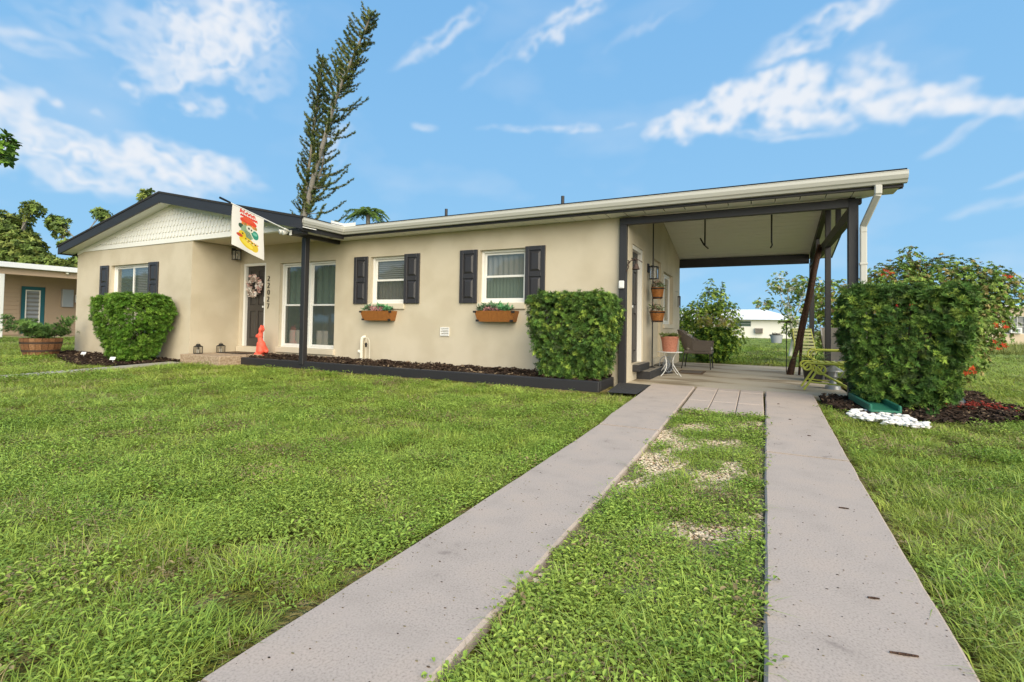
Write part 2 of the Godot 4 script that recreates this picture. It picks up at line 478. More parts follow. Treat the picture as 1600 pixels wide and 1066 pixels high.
# ---------------------------------------------------------------- camera, sky, sun
func sky_image() -> Image:
	var W := 2048
	var H := 1024
	var im := Image.create(W, H, false, Image.FORMAT_RGBF)
	var S := 0.245 # what the picture shows, over the exposure
	im.fill(Color(0.16 * S, 0.19 * S, 0.10 * S))
	var wisp := noise(1.0, 5, 7)
	var puff := noise(1.0, 6, 19)
	puff.fractal_gain = 0.44
	wisp.fractal_gain = 0.45
	var warp := noise(1.0, 3, 23)
	# cloud banks: azimuth, elevation, half length, half height, tilt (degrees), strength, 0 wispy .. 1 puffy, stretch along the bank
	var banks := [
		[-70.5, 14.4, 8.5, 3.4, -14.0, 1.0, 0.35], [-62.0, 14.2, 6.5, 2.6, -6.0, 1.0, 0.5], [-74.5, 17.5, 5.0, 2.2, -28.0, 0.85, 0.2], [-57.0, 14.6, 3.5, 1.6, -18.0, 0.6, 0.3],
		[-59.0, 25.5, 8.0, 5.0, 30.0, 0.85, 0.2], [-57.0, 28.0, 4.0, 3.6, 55.0, 0.9, 0.35], [-62.5, 22.5, 4.0, 1.6, 25.0, 0.5, 0.1], [-66.0, 25.0, 7.0, 2.5, 10.0, 0.35, 0.1], [-72.5, 22.0, 4.0, 1.0, -3.0, 0.55, 0.1],
		[-47.5, 19.0, 3.0, 2.2, 40.0, 0.4, 0.1], [-35.3, 30.6, 6.5, 0.9, 35.0, 0.6, 0.0], [-30.0, 28.0, 4.0, 0.6, 38.0, 0.25, 0.0], [-20.6, 32.4, 6.2, 1.3, 26.0, 0.85, 0.15], [-11.0, 31.5, 5.0, 0.8, 22.0, 0.25, 0.0],
		[6.3, 27.9, 6.6, 1.5, 14.0, 0.95, 0.2],
		[-8.6, 21.8, 3.4, 1.2, 12.0, 1.0, 0.95], [-4.0, 22.4, 5.0, 2.3, 12.0, 1.0, 1.0], [-0.5, 23.2, 4.2, 2.5, 0.0, 1.0, 1.0], [2.8, 23.0, 4.0, 2.6, -8.0, 1.0, 1.0], [6.5, 21.4, 6.0, 2.2, -16.0, 1.0, 0.95], [10.0, 23.4, 3.2, 1.6, -30.0, 0.7, 1.0], [12.5, 20.4, 5.5, 1.7, -16.0, 0.95, 0.8], [17.0, 18.7, 5.0, 1.0, -14.0, 0.9, 0.4], [22.5, 17.3, 5.0, 1.2, -10.0, 0.9, 0.5], [15.5, 16.6, 3.0, 0.5, 30.0, 0.5, 0.0], [2.0, 19.4, 6.0, 0.7, -8.0, 0.5, 0.2],
		[-18.5, 22.0, 6.5, 0.55, 0.0, 0.6, 0.4], [-26.5, 22.1, 4.0, 0.4, 0.0, 0.5, 0.2], [-37.5, 21.6, 1.6, 0.6, 0.0, 0.45, 0.6],
		[18.5, 10.6, 4.0, 0.7, 12.0, 0.45, 0.1], [18.0, 4.2, 5.0, 1.0, 2.0, 0.5, 0.2], [20.0, 12.8, 3.0, 0.4, 15.0, 0.3, 0.0]]
	for j in H / 2:
		var el := (0.5 - (j + 0.5) / H) * 180.0
		var f := clampf(el / 36.0, 0.0, 1.0)
		# blue deepening upwards, a paler rim at the horizon (what the photo's own air shows)
		var r := lerpf(0.40, 0.205, pow(f, 0.5))
		var g := lerpf(0.70, 0.475, pow(f, 0.6))
		var b := lerpf(0.94, 0.83, pow(f, 0.9))
		var hi := clampf((el - 36.0) / 54.0, 0.0, 1.0)
		r = lerpf(r, 0.15, hi); g = lerpf(g, 0.38, hi); b = lerpf(b, 0.76, hi)
		var ce := cos(deg_to_rad(el))
		for i in W:
			var az := wrapf((i + 0.5) / W * 360.0, -180.0, 180.0) # column 0 looks along -z, columns run towards +x
			var cov := 0.0
			var inside := az > -85.0 and az < 32.0 and el < 40.0
			if inside:
				if el > 1.5:
					for k in banks:
						var dx: float = (az - k[0]) * ce
						var dy: float = el - k[1]
						if absf(dx) > k[2] * 1.5 + k[3] * 2.0 or absf(dy) > k[2] * 1.2 + k[3]: continue
						var a := deg_to_rad(k[4])
						var u: float = (dx * cos(a) + dy * sin(a)) / k[2]
						var w: float = (-dx * sin(a) + dy * cos(a)) / k[3]
						var wa := warp.get_noise_2d(az * 0.22, el * 0.3)
						w += wa * 0.7; u += wa * 0.3
						var d := u * u + w * w
						if d > 1.3: continue
						var body := 1.0 - d / 1.3
						var n0 := wisp.get_noise_2d(u * k[2] * 0.16 + k[0], w * k[3] * 0.75)
						var n1 := puff.get_noise_2d(az * 0.42, el * 0.5)
						var nn := lerpf(n0 * 1.1 + n1 * 0.25, n1 * 1.15 + n0 * 0.2, k[6])
						cov = 1.0 - (1.0 - cov) * (1.0 - smoothstep(0.0, 1.0, body) * clampf(lerpf(0.56, 0.78, k[6]) + nn * lerpf(1.0, 0.85, k[6]), 0.0, 1.0) * k[5] * 0.95)
			if el > 1.5: # thin veil of the same cirrus everywhere
				var x3 := cos(deg_to_rad(az)) * ce
				var z3 := sin(deg_to_rad(az)) * ce
				var y3 := sin(deg_to_rad(el))
				var q := wisp.get_noise_3d(x3 * 2.2 / (y3 + 0.35), y3 * 5.0, z3 * 2.2 / (y3 + 0.35))
				var veil := clampf(q * 1.3 - 0.1, 0.0, 0.8)
				var edge := clampf(maxf(maxf(-85.0 - az, az - 32.0), el - 40.0) / 12.0, 0.0, 1.0)
				cov = maxf(cov, veil * (0.22 + 0.63 * edge))
			cov = clampf(cov, 0.0, 0.93)
			im.set_pixel(i, j, Color(lerpf(r, 0.87, cov) * S, lerpf(g, 0.90, cov) * S, lerpf(b, 0.95, cov) * S))
	return im

func stage() -> void:
	var cam := Camera3D.new()
	cam.name = "camera"
	add_child(cam)
	cam.projection = Camera3D.PROJECTION_FRUSTUM
	cam.near = 0.05
	cam.far = 900.0
	cam.size = 2.0 * 0.05 * 533.0 / 765.45
	cam.frustum_offset = Vector2(0, -0.05 * 43.7 / 765.45) # a slightly lowered lens
	cam.transform = Transform3D(Basis.from_euler(Vector3(0.0246562, 0.46685, 0.0163607)), Vector3(0, 0.9, 0))
	cam.current = true
	var env := Environment.new()
	env.background_mode = Environment.BG_SKY
	var sm := PanoramaSkyMaterial.new()
	sm.panorama = ImageTexture.create_from_image(sky_image())
	env.sky = Sky.new()
	env.sky.sky_material = sm
	env.tonemap_mode = Environment.TONE_MAPPER_LINEAR
	env.tonemap_exposure = 1.0 / 0.245
	env.sdfgi_enabled = true
	env.ssao_enabled = true
	env.ssil_enabled = true
	var we := WorldEnvironment.new()
	we.environment = env
	we.name = "environment"
	add_child(we)
	var sun := DirectionalLight3D.new()
	sun.name = "sun"
	add_child(sun)
	sun.light_energy = 0.5
	sun.light_color = Color(1.0, 0.94, 0.83)
	sun.light_angular_distance = 70.0
	sun.shadow_enabled = true
	sun.look_at_from_position(Vector3(0.60, 0.50, 0.62) * 50.0, Vector3.ZERO)

# ---------------------------------------------------------------- ground
func terrain() -> void:
	var mb := MB.new()
	var xs := []
	var zs := []
	var x := -18.0
	while x < 6.01:
		xs.append(x); x += 0.4
	for d in [7.5, 10, 14, 20, 30, 50, 90, 160, 300]:
		xs.append(d); xs.push_front(-18.0 - d + 6.0)
	var z := -14.0
	while z < 3.01:
		zs.append(z); z += 0.35
	for d in [5, 8, 14, 24, 45, 90, 160]: zs.append(float(d))
	for d in [-17, -20, -26, -35, -45, -60, -90, -160, -400]: zs.push_front(float(d))
	var nz := noise(0.6, 3, 91)
	var P := func(i, j):
		var q := Vector3(xs[i], 0, zs[j])
		q.y = gy(q.z) - 0.03 + nz.get_noise_2d(q.x, q.z) * 0.02
		if q.z < -8 and q.z > -14 and q.x < 1.6 and q.x > -17.5: q.y -= 0.1
		return q
	for i in xs.size() - 1:
		for j in zs.size() - 1:
			mb.quad(P.call(i, j + 1), P.call(i + 1, j + 1), P.call(i + 1, j), P.call(i, j))
	ground("lawn", mb, M.soil)
	# driveway strips, each cast in two slabs with an open joint
	for s in 2:
		var strip := Node3D.new()
		strip.name = numbered("driveway_strip")
		add_child(strip)
		strip.set_meta("kind", "structure")
		var cuts: Array = [[-7.86, -4.91], [-4.872, -0.9], [-0.888, 5.0]] if s == 0 else [[-7.88, -4.565], [-4.527, -0.6], [-0.588, 5.0]]
		for c in cuts:
			var sl := MB.new()
			var wob := noise(1.4, 3, 95 + s)
			var n := int((c[1] - c[0]) / 0.14)
			var prev := []
			for k in n + 1:
				var zz := lerpf(c[0], c[1], float(k) / n)
				var e0 := wob.get_noise_2d(zz * 2.0, 3.0) * 0.007
				var e1 := wob.get_noise_2d(zz * 2.0, 13.0) * 0.007
				var x0 := -1.455 if s == 0 else lerpf(0.09, 0.02, clampf((zz + 7.9) / 6.0, 0, 1.2))
				var x1 := -0.855 if s == 0 else x0 + 0.58
				if s == 0 and zz < -5.0: x0 -= 0.03 * clampf((-5.0 - zz) / 0.4, 0, 1)
				var y := gy(zz) + 0.022
				var row := [Vector3(x0 + e0, y - 0.12, zz), Vector3(x0 + e0, y - 0.012, zz), Vector3(x0 + e0 + 0.012, y, zz), Vector3(x1 + e1 - 0.012, y, zz), Vector3(x1 + e1, y - 0.012, zz), Vector3(x1 + e1, y - 0.12, zz)]
				if k > 0:
					for q in 5: sl.quad(row[q], row[q + 1], prev[q + 1], prev[q])
				else:
					sl.quad(row[0], row[1], row[4], row[5]); sl.quad(row[1], row[2], row[3], row[4])
				if k == n:
					sl.quad(row[5], row[4], row[1], row[0]); sl.quad(row[4], row[3], row[2], row[1])
				prev = row
			part("concrete_slab", sl, M.drive_concrete, strip)
	# pavers between the strips at the carport
	var pad := Node3D.new()
	pad.name = "paver_pad"
	add_child(pad)
	pad.set_meta("kind", "structure")
	for c in 3:
		for r in [[-7.86, -7.62], [-7.605, -6.76], [-6.745, -6.13]]:
			var pv := MB.new()
			var x0 := -0.822 + c * 0.295
			var zc: float = (r[0] + r[1]) * 0.5
			pv.box(Vector3.ZERO, Vector3(0.288, 0.06, r[1] - r[0]), 0.008)
			var o := part("paver", pv, M.drive_concrete, pad, Vector3(x0 + 0.145, (gy(r[0]) + gy(r[1])) * 0.5 - 0.008, zc))
			o.rotation.x = atan2(gy(r[0]) - gy(r[1]), r[1] - r[0])
			o.rotation.z = rng.randf_range(-0.006, 0.006)
	var cs := MB.new()
	cs.span(Vector3(-1.95, -0.15, -13.62), Vector3(1.16, 0.0, -7.89), 0.012)
	ground("carport_slab", cs, M.slab_concrete)
	var bp := MB.new()
	bp.quad(Vector3(-1.9, -0.02, -6.78), Vector3(-1.49, -0.018, -6.8), Vector3(-1.485, 0.006, -7.82), Vector3(-2.0, 0.006, -7.86))
	ground("black_paved_patch", bp, M.black_pad)
	var sg := MB.new() # sandy gravel between the strips
	for k in 24:
		var a := lerpf(-6.14, -2.0, k / 24.0)
		var c := lerpf(-6.14, -2.0, (k + 1) / 24.0)
		sg.quad(Vector3(-0.865, gy(c) - 0.018, c), Vector3(0.09, gy(c) - 0.018, c), Vector3(0.09, gy(a) - 0.018, a), Vector3(-0.865, gy(a) - 0.018, a))
	ground("gravel_bed", sg, M.sandy_gravel)
	var wk := MB.new() # garden path from the porch to the street
	var pz := -6.5
	while pz < 7.5:
		var pe := minf(pz + 1.19, 7.9)
		for k in 4:
			var a := lerpf(pz, pe, k / 4.0)
			var b := lerpf(pz, pe, (k + 1) / 4.0)
			wk.quad(Vector3(-12.0, gy(b) + 0.005, b), Vector3(-11.5, gy(b) + 0.005, b), Vector3(-11.5, gy(a) + 0.005, a), Vector3(-12.0, gy(a) + 0.005, a))
			wk.quad(Vector3(-11.5, gy(b) + 0.005, b), Vector3(-11.5, gy(b) - 0.1, b), Vector3(-11.5, gy(a) - 0.1, a), Vector3(-11.5, gy(a) + 0.005, a))
		pz += 1.2
	ground("garden_path", wk, M.path_concrete)
	var rd := MB.new()
	rd.span(Vector3(-200, -0.3, 8.0), Vector3(200, -0.15, 14.0))
	ground("street", rd, M.asphalt)
	# beds
	var mound := noise(2.5, 3, 101)
	var bed := MB.new()
	for i in 84:
		for j in 9:
			var q := []
			for d in [[0, 1], [1, 1], [1, 0], [0, 0]]:
				var px: float = -10.55 + (i + d[0]) * 0.1
				var pz2: float = -7.95 + (j + d[1]) * 0.1
				q.append(Vector3(px, 0.07 + mound.get_noise_2d(px, pz2) * 0.045 + (0.03 if j + d[1] < 4 else 0.0), pz2))
			bed.quad(q[0], q[1], q[2], q[3])
	ground("house_mulch_bed", bed, M.mulch)
	for pr in [["path_mulch_bed", bed_b], ["hedge_mulch_bed", bed_c]]:
		var mm := MB.new()
		var poly: PackedVector2Array = pr[1]
		var lo := poly[0]
		var hi := poly[0]
		for p in poly:
			lo = lo.min(p); hi = hi.max(p)
		var st := 0.08
		var X := lo.x
		while X < hi.x:
			var Z := lo.y
			while Z < hi.y:
				if Geometry2D.is_point_in_polygon(Vector2(X + st / 2, Z + st / 2), poly):
					var q := []
					for d in [[0, 1], [1, 1], [1, 0], [0, 0]]:
						var px: float = X + d[0] * st
						var pz3: float = Z + d[1] * st
						q.append(Vector3(px, gy(pz3) + 0.012 + mound.get_noise_2d(px, pz3) * 0.03, pz3))
					mm.quad(q[0], q[1], q[2], q[3])
				Z += st
			X += st
		ground(pr[0], mm, M.mulch)
	# wood chips over the beds
	var chip := MB.new()
	chip.box(Vector3.ZERO, Vector3(0.05, 0.008, 0.014))
	var cm := chip.mesh(M.chip)
	for bd in 3:
		var xf := []
		var cols := []
		var nn: int = [3400, 2200, 3200][bd]
		for k in nn:
			var px := 0.0
			var pz4 := 0.0
			if bd == 0:
				px = rng.randf_range(-10.4, -2.15); pz4 = rng.randf_range(-7.92, -7.12)
			else:
				var poly: PackedVector2Array = [bed_b, bed_c][bd - 1]
				for tr in 30:
					px = rng.randf_range(-17.6, -11.9) if bd == 1 else rng.randf_range(0.7, 2.9)
					pz4 = rng.randf_range(-6.8, -5.1) if bd == 1 else rng.randf_range(-9.6, -6.5)
					if Geometry2D.is_point_in_polygon(Vector2(px, pz4), poly): break
			var y := 0.082 + mound.get_noise_2d(px, pz4) * 0.045 + (0.03 if pz4 < -7.55 else 0.0) if bd == 0 else gy(pz4) + 0.02 + mound.get_noise_2d(px, pz4) * 0.03
			xf.append(Transform3D(Basis.from_euler(Vector3(rng.randf_range(-0.5, 0.5), rng.randf() * TAU, rng.randf_range(-0.6, 0.6))).scaled(Vector3.ONE * rng.randf_range(0.5, 1.6)), Vector3(px, y + rng.randf() * 0.02, pz4)))
			var k2 := rng.randf()
			cols.append(Color(0.03, 0.019, 0.013) * rng.randf_range(0.6, 2.0) if k2 < 0.93 else Color(0.22, 0.16, 0.10))
		tag(many("wood_chips", cm, xf, cols, self), ["dark wood chips in the kerbed bed under the front windows", "dark wood chips in the bed beside the garden path", "dark wood chips in the bed round the square hedge"][bd], "wood chips")

# ---------------------------------------------------------------- grass
var gravel_noise := noise(1.0, 4, 211)

func gravelly(x: float, z: float) -> float: # above 0 where shell gravel shows between the strips
	var far := exp(-pow((z + 4.1) / 1.25, 2.0) - pow((x + 0.52) / 0.55, 2.0)) + 0.35 * exp(-pow((z + 5.75) / 0.35, 2.0))
	return gravel_noise.get_noise_2d(x * 1.9 + z * 0.5, z * 1.25) * 1.5 + far * 0.95 - 0.72

func grass() -> void:
	rng.seed = 4242
	# meshes: creeping broad leaves, upright blades, long single blades
	var creep := []
	for k in 8: # four small patches for the edges, four wide ones for the open lawn
		var mb := MB.new()
		for i in (26 if k < 4 else 104):
			var a := rng.randf() * TAU
			var r := (0.075 if k < 4 else 0.15) * sqrt(rng.randf())
			var h := rng.randf_range(0.004, 0.042)
			var d := Vector3(cos(a * 3.7 + i), rng.randf_range(-0.25, 0.45), sin(a * 3.7 + i)).normalized()
			mb.c = Color(1, 1, 1) * rng.randf_range(0.75, 1.15)
			var L := rng.randf_range(0.012, 0.023)
			mb.oval(Vector3(cos(a) * r, h, sin(a) * r), d, Vector3.UP, L, L * rng.randf_range(0.42, 0.62))
		creep.append(mb.mesh(M.leaf))
	var tuft := []
	for k in 8:
		var mb := MB.new()
		for i in (16 if k < 4 else 64):
			var a := rng.randf() * TAU
			var r := (0.045 if k < 4 else 0.12) * sqrt(rng.randf())
			mb.c = Color(1, 1, 1) * rng.randf_range(0.75, 1.2)
			mb.blade(Vector3(cos(a) * r, -0.01, sin(a) * r), Vector3(cos(a + rng.randf_range(-1.2, 1.2)), 0, sin(a + rng.randf_range(-1.2, 1.2))).normalized(), rng.randf_range(0.04, 0.12), rng.randf_range(0.0028, 0.0046), rng.randf_range(0.35, 1.35))
		tuft.append(mb.mesh(M.grass_blade))
	var lng := []
	for k in 3:
		var mb := MB.new()
		for i in 4:
			var a := rng.randf() * TAU
			mb.c = Color(1, 1, 1) * rng.randf_range(0.85, 1.2)
			mb.blade(Vector3(cos(a * 2.0) * 0.05, -0.01, sin(a * 2.0) * 0.05), Vector3(cos(a), 0, sin(a)), rng.randf_range(0.09, 0.18), rng.randf_range(0.0045, 0.0075), rng.randf_range(0.7, 1.5), 4)
		lng.append(mb.mesh(M.grass_blade))
	var patch := noise(0.35, 3, 201)
	var fine := noise(1.7, 3, 203)
	var bare := noise(0.9, 3, 207)
	var xfs := {"c": [[], [], [], [], [], [], [], []], "t": [[], [], [], [], [], [], [], []], "l": [[], [], []]}
	var cls := {"c": [[], [], [], [], [], [], [], []], "t": [[], [], [], [], [], [], [], []], "l": [[], [], []]}
	var fxf := [[], [], [], []]
	var fcl := [[], [], [], []]
	var dirt := [Vector3(-2.05, -1.7, 0.28), Vector3(-7.6, -2.5, 0.42), Vector3(-3.4, -4.2, 0.16), Vector3(-1.62, -1.25, 0.18), Vector3(-2.7, -3.2, 0.2), Vector3(2.2, -3.9, 0.3), Vector3(-4.5, -2.7, 0.25)]
	var rings := [[0.6, 5.0, 620.0, 1.0], [5.0, 9.0, 430.0, 1.15], [9.0, 14.0, 200.0, 1.5], [14.0, 26.0, 70.0, 2.3], [26.0, 48.0, 22.0, 3.6], [48.0, 95.0, 6.0, 6.0]]
	for R in rings:
		var area: float = deg_to_rad(128.0) * 0.5 * (R[1] * R[1] - R[0] * R[0])
		for k in int(area * R[2]):
			var rad := sqrt(rng.randf_range(R[0] * R[0], R[1] * R[1]))
			var az := deg_to_rad(rng.randf_range(-91.0, 37.0))
			var x := sin(az) * rad
			var z := -cos(az) * rad
			var edge := rng.randf_range(-0.07, -0.005)
			if not lawn_free(x, z, edge): continue
			var reach: float = 0.16 * R[3]
			var open := lawn_free(x - reach, z) and lawn_free(x + reach, z) and lawn_free(x, z - reach) and lawn_free(x, z + reach)
			if open and rng.randf() > 0.27: continue
			var kk := k % 4 + (4 if open else 0)
			var skip := false
			var middle := x > -0.9 and x < 0.15 and z > -6.2
			for d in dirt:
				var dd: float = Vector2(x - d.x, z - d.y).length() / d.z + fine.get_noise_2d(x * 2.0, z * 2.0) * 0.8
				if dd < 0.75 and rng.randf() < 0.93: skip = true
			if middle and gravelly(x, z) > 0.0 and rng.randf() < 0.96: skip = true
			if bare.get_noise_2d(x, z) > 0.42 and rng.randf() < 0.55: skip = true
			if skip: continue
			var pn := patch.get_noise_2d(x, z) + fine.get_noise_2d(x, z) * 0.45
			var broad := 0.50 + pn * 0.9
			if x > 0.6: broad = 0.16 + pn * 0.45
			if middle: broad = 0.72 + pn * 0.5
			if rad > 9.0: broad -= 0.35
			if x < -9.0: broad -= 0.2
			var tone := 0.95 + 0.12 * fine.get_noise_2d(x + 40.0, z * 1.3) + 0.16 * (rng.randf() - 0.3)
			var yel := clampf(0.5 + patch.get_noise_2d(x * 2.6 + 90.0, z * 2.6) * 0.6 + rng.randf_range(-0.45, 0.45), 0.0, 1.0)
			var y := gy(z) - 0.022
			var sc: float = R[3] * rng.randf_range(0.75, 1.3)
			var B := Basis.from_euler(Vector3(rng.randf_range(-0.15, 0.15), rng.randf() * TAU, rng.randf_range(-0.15, 0.15)))
			var dry := rng.randf() < 0.09
			if R[1] > 26.0: # beyond: blades only, kept as a far sheet of grass
				fxf[k % 4].append(Transform3D(B.scaled(Vector3(sc * 1.3, minf(sc, 2.0) * 0.8, sc * 1.3)), Vector3(x, y, z)))
				fcl[k % 4].append(Color(0.18, 0.28, 0.045).lerp(Color(0.32, 0.38, 0.08), yel) * tone)
			elif rng.randf() < broad:
				var c := Color(0.205, 0.33, 0.05).lerp(Color(0.305, 0.405, 0.07), yel) * tone
				if dry: c = Color(0.26, 0.21, 0.10) * tone
				xfs.c[kk].append(Transform3D(B.scaled(Vector3(sc, sc * rng.randf_range(0.7, 1.5), sc)), Vector3(x, y, z)))
				cls.c[kk].append(c)
				if rng.randf() < 0.5:
					xfs.t[kk].append(Transform3D(B.scaled(Vector3.ONE * sc), Vector3(x, y, z)))
					cls.t[kk].append(c * 1.2)
			else:
				var c := Color(0.245, 0.355, 0.05).lerp(Color(0.37, 0.44, 0.08), yel) * tone
				if dry: c = Color(0.34, 0.28, 0.14) * tone
				var hh := rng.randf_range(0.65, 1.1) * (1.0 if R[3] < 1.1 else (0.7 if R[3] < 2.0 else 0.55))
				xfs.t[kk].append(Transform3D(B.scaled(Vector3(sc, sc * hh, sc)), Vector3(x, y, z)))
				cls.t[kk].append(c)
			if rad < 9.0 and rng.randf() < ((0.05 if x < 0.6 else 0.12) + maxf(0.0, -pn) * 0.1) * (3.0 if open else 1.0):
				xfs.l[k % 3].append(Transform3D(B.scaled(Vector3.ONE * rng.randf_range(0.7, 1.2)), Vector3(x, y, z)))
				cls.l[k % 3].append(Color(0.23, 0.36, 0.06).lerp(Color(0.36, 0.44, 0.11), yel) * tone)
	var labels := {"c": "low broad-leaved creeping weeds growing through the lawn", "t": "short green grass blades covering the lawn", "l": "long arching grass blades standing out of the lawn"}
	var names := {"c": "lawn_creeper", "t": "lawn_grass", "l": "lawn_long_grass"}
	for kd in ["c", "t", "l"]:
		var root := Node3D.new()
		root.name = names[kd]
		add_child(root)
		tag(root, labels[kd], "grass", "", "stuff")
		var ms: Array = {"c": creep, "t": tuft, "l": lng}[kd]
		for i in ms.size(): many("clumps", ms[i], xfs[kd][i], cls[kd][i], root)
	var far := Node3D.new()
	far.name = "far_lawn_grass"
	add_child(far)
	tag(far, "distant mown grass of the neighbouring yards", "grass", "", "stuff")
	for i in 4: many("clumps", tuft[i + 4], fxf[i], fcl[i], far)
	# tall meadow strip on the far side of the right-hand lawn
	var mx := []
	var mc := []
	for k in 9000:
		var x := rng.randf_range(5.0, 34.0)
		var z := -26.0 - x * 0.15 - rng.randf() * 16.0
		mx.append(Transform3D(Basis.from_euler(Vector3(0, rng.randf() * TAU, 0)).scaled(Vector3(5.0, rng.randf_range(5.0, 9.0), 5.0)), Vector3(x, gy(z) - 0.05, z)))
		mc.append(Color(0.22, 0.28, 0.06).lerp(Color(0.36, 0.35, 0.11), rng.randf()) * rng.randf_range(0.8, 1.1))
	tag(many("tall_meadow_grass", tuft[1], mx, mc, self), "band of tall unmown grass before the beige house", "grass")
	# gravel showing between the strips
	var st := MB.new()
	st.lathe([Vector2(0, -0.3), Vector2(0.38, -0.22), Vector2(0.5, 0.0), Vector2(0.36, 0.24), Vector2(0, 0.32)], 6)
	var gm := st.mesh(M.stone)
	var gx := []
	var gc := []
	for k in 26000:
		var x := rng.randf_range(-0.86, 0.1)
		var z := rng.randf_range(-6.1, -1.6)
		if gravelly(x, z) < -0.05 or not lawn_free(x, z, -0.01): continue
		var s := rng.randf_range(0.008, 0.024)
		gx.append(Transform3D(Basis.from_euler(Vector3(rng.randf_range(-0.4, 0.4), rng.randf() * TAU, 0)).scaled(Vector3(s, s * 0.7, s * rng.randf_range(0.6, 1.0))), Vector3(x, gy(z) - 0.014 + rng.randf() * 0.006, z)))
		gc.append(Color(0.72, 0.61, 0.45).lerp(Color(0.36, 0.24, 0.14), rng.randf() * rng.randf() * 1.4) * rng.randf_range(0.75, 1.15))
	tag(many("driveway_gravel", gm, gx, gc, self), "pale shell gravel showing through weeds between the driveway strips", "gravel")
	# crumbs of soil, bark and dry leaf blown over the two strips
	var lx := []
	var lc := []
	for k in 620:
		var s2 := k % 2
		var z := rng.randf_range(-7.7, -0.8) if rng.randf() < 0.6 else rng.randf_range(-3.0, -0.9)
		var l := -1.45 if s2 == 0 else lerpf(0.09, 0.02, clampf((z + 7.9) / 6.0, 0, 1.2))
		var e := rng.randf()
		e = e * e * 0.5 if rng.randf() < 0.5 else 1.0 - e * e * 0.5
		if rng.randf() < 0.35: e = rng.randf()
		var sz := rng.randf_range(0.0025, 0.007)
		lx.append(Transform3D(Basis.from_euler(Vector3(0, rng.randf() * TAU, 0)).scaled(Vector3(sz * rng.randf_range(0.8, 2.2), sz * 0.5, sz)), Vector3(l + 0.02 + e * 0.55, gy(z) + 0.0235, z)))
		lc.append([Color(0.05, 0.035, 0.025), Color(0.12, 0.08, 0.05), Color(0.26, 0.22, 0.12)][rng.randi() % 3] * rng.randf_range(0.7, 1.2))
	tag(many("driveway_litter", gm, lx, lc, self), "dark crumbs of soil and bark scattered over the concrete strips", "litter")
	# white pebbles in front of the splash block
	var pe := PackedVector2Array([Vector2(0.88, -6.62), Vector2(0.98, -6.38), Vector2(1.2, -6.2), Vector2(1.5, -6.22), Vector2(1.56, -6.4), Vector2(1.42, -6.66), Vector2(1.24, -6.86), Vector2(1.0, -6.86)])
	var wx := []
	var wc := []
	var tries := 0
	while wx.size() < 330 and tries < 5000:
		tries += 1
		var p := Vector2(rng.randf_range(0.85, 1.6), rng.randf_range(-6.9, -6.15))
		if not Geometry2D.is_point_in_polygon(p, pe): continue
		var s := rng.randf_range(0.035, 0.075)
		wx.append(Transform3D(Basis.from_euler(Vector3(rng.randf_range(-0.4, 0.4), rng.randf() * TAU, rng.randf_range(-0.4, 0.4))).scaled(Vector3(s, s * 0.65, s * rng.randf_range(0.6, 0.9))), Vector3(p.x, gy(p.y) + 0.005 + rng.randf() * 0.045, p.y)))
		wc.append(Color(0.80, 0.79, 0.76) * rng.randf_range(0.85, 1.05))
	tag(many("white_pebbles", gm, wx, wc, self), "heap of white pebbles in front of the green splash block", "pebbles")

# ---------------------------------------------------------------- house
const ZF := -7.94   # main facade
const ZW := -6.75   # front of the gabled wing
const XL := -17.08
const XI := -11.71  # wing's side wall at the porch
const XS := -1.90   # carport wall
const ZB := -13.75
const WT := 2.70

func rect_frame(mb: MB, x0: float, y0: float, x1: float, y1: float, w: float, z0: float, z1: float, bev := 0.004) -> void:
	mb.span(Vector3(x0, y0, z0), Vector3(x0 + w, y1, z1), bev)
	mb.span(Vector3(x1 - w, y0, z0), Vector3(x1, y1, z1), bev)
	mb.span(Vector3(x0 + w + 0.0005, y0, z0 + 0.0005), Vector3(x1 - w - 0.0005, y0 + w, z1 - 0.0005), bev)
	mb.span(Vector3(x0 + w + 0.0005, y1 - w, z0 + 0.0005), Vector3(x1 - w - 0.0005, y1, z1 - 0.0005), bev)

func pane(p: Node3D, x0: float, y0: float, x1: float, y1: float, z: float) -> void:
	var mb := MB.new()
	mb.span(Vector3(x0, y0, z - 0.003), Vector3(x1, y1, z + 0.003))
	part("pane", mb, M.window_glass, p)

func curtain(mb: MB, x0: float, y0: float, x1: float, y1: float, z: float, pitch := 0.09) -> void:
	var n := int((x1 - x0) / pitch * 6)
	for i in n:
		var a := lerpf(x0, x1, float(i) / n)
		var b := lerpf(x0, x1, float(i + 1) / n)
		var za := z + sin(float(i) / 6 * TAU) * 0.018
		var zb := z + sin(float(i + 1) / 6 * TAU) * 0.018
		mb.quad(Vector3(a, y0, za), Vector3(b, y0, zb), Vector3(b, y1, zb), Vector3(a, y1, za))

func slats(mb: MB, x0: float, y0: float, x1: float, y1: float, z: float) -> void:
	var y := y0
	while y < y1:
		mb.box(Vector3((x0 + x1) * 0.5, y, z), Vector3(x1 - x0, 0.003, 0.046), 0.0, Basis(Vector3.RIGHT, 0.75))
		y += 0.042

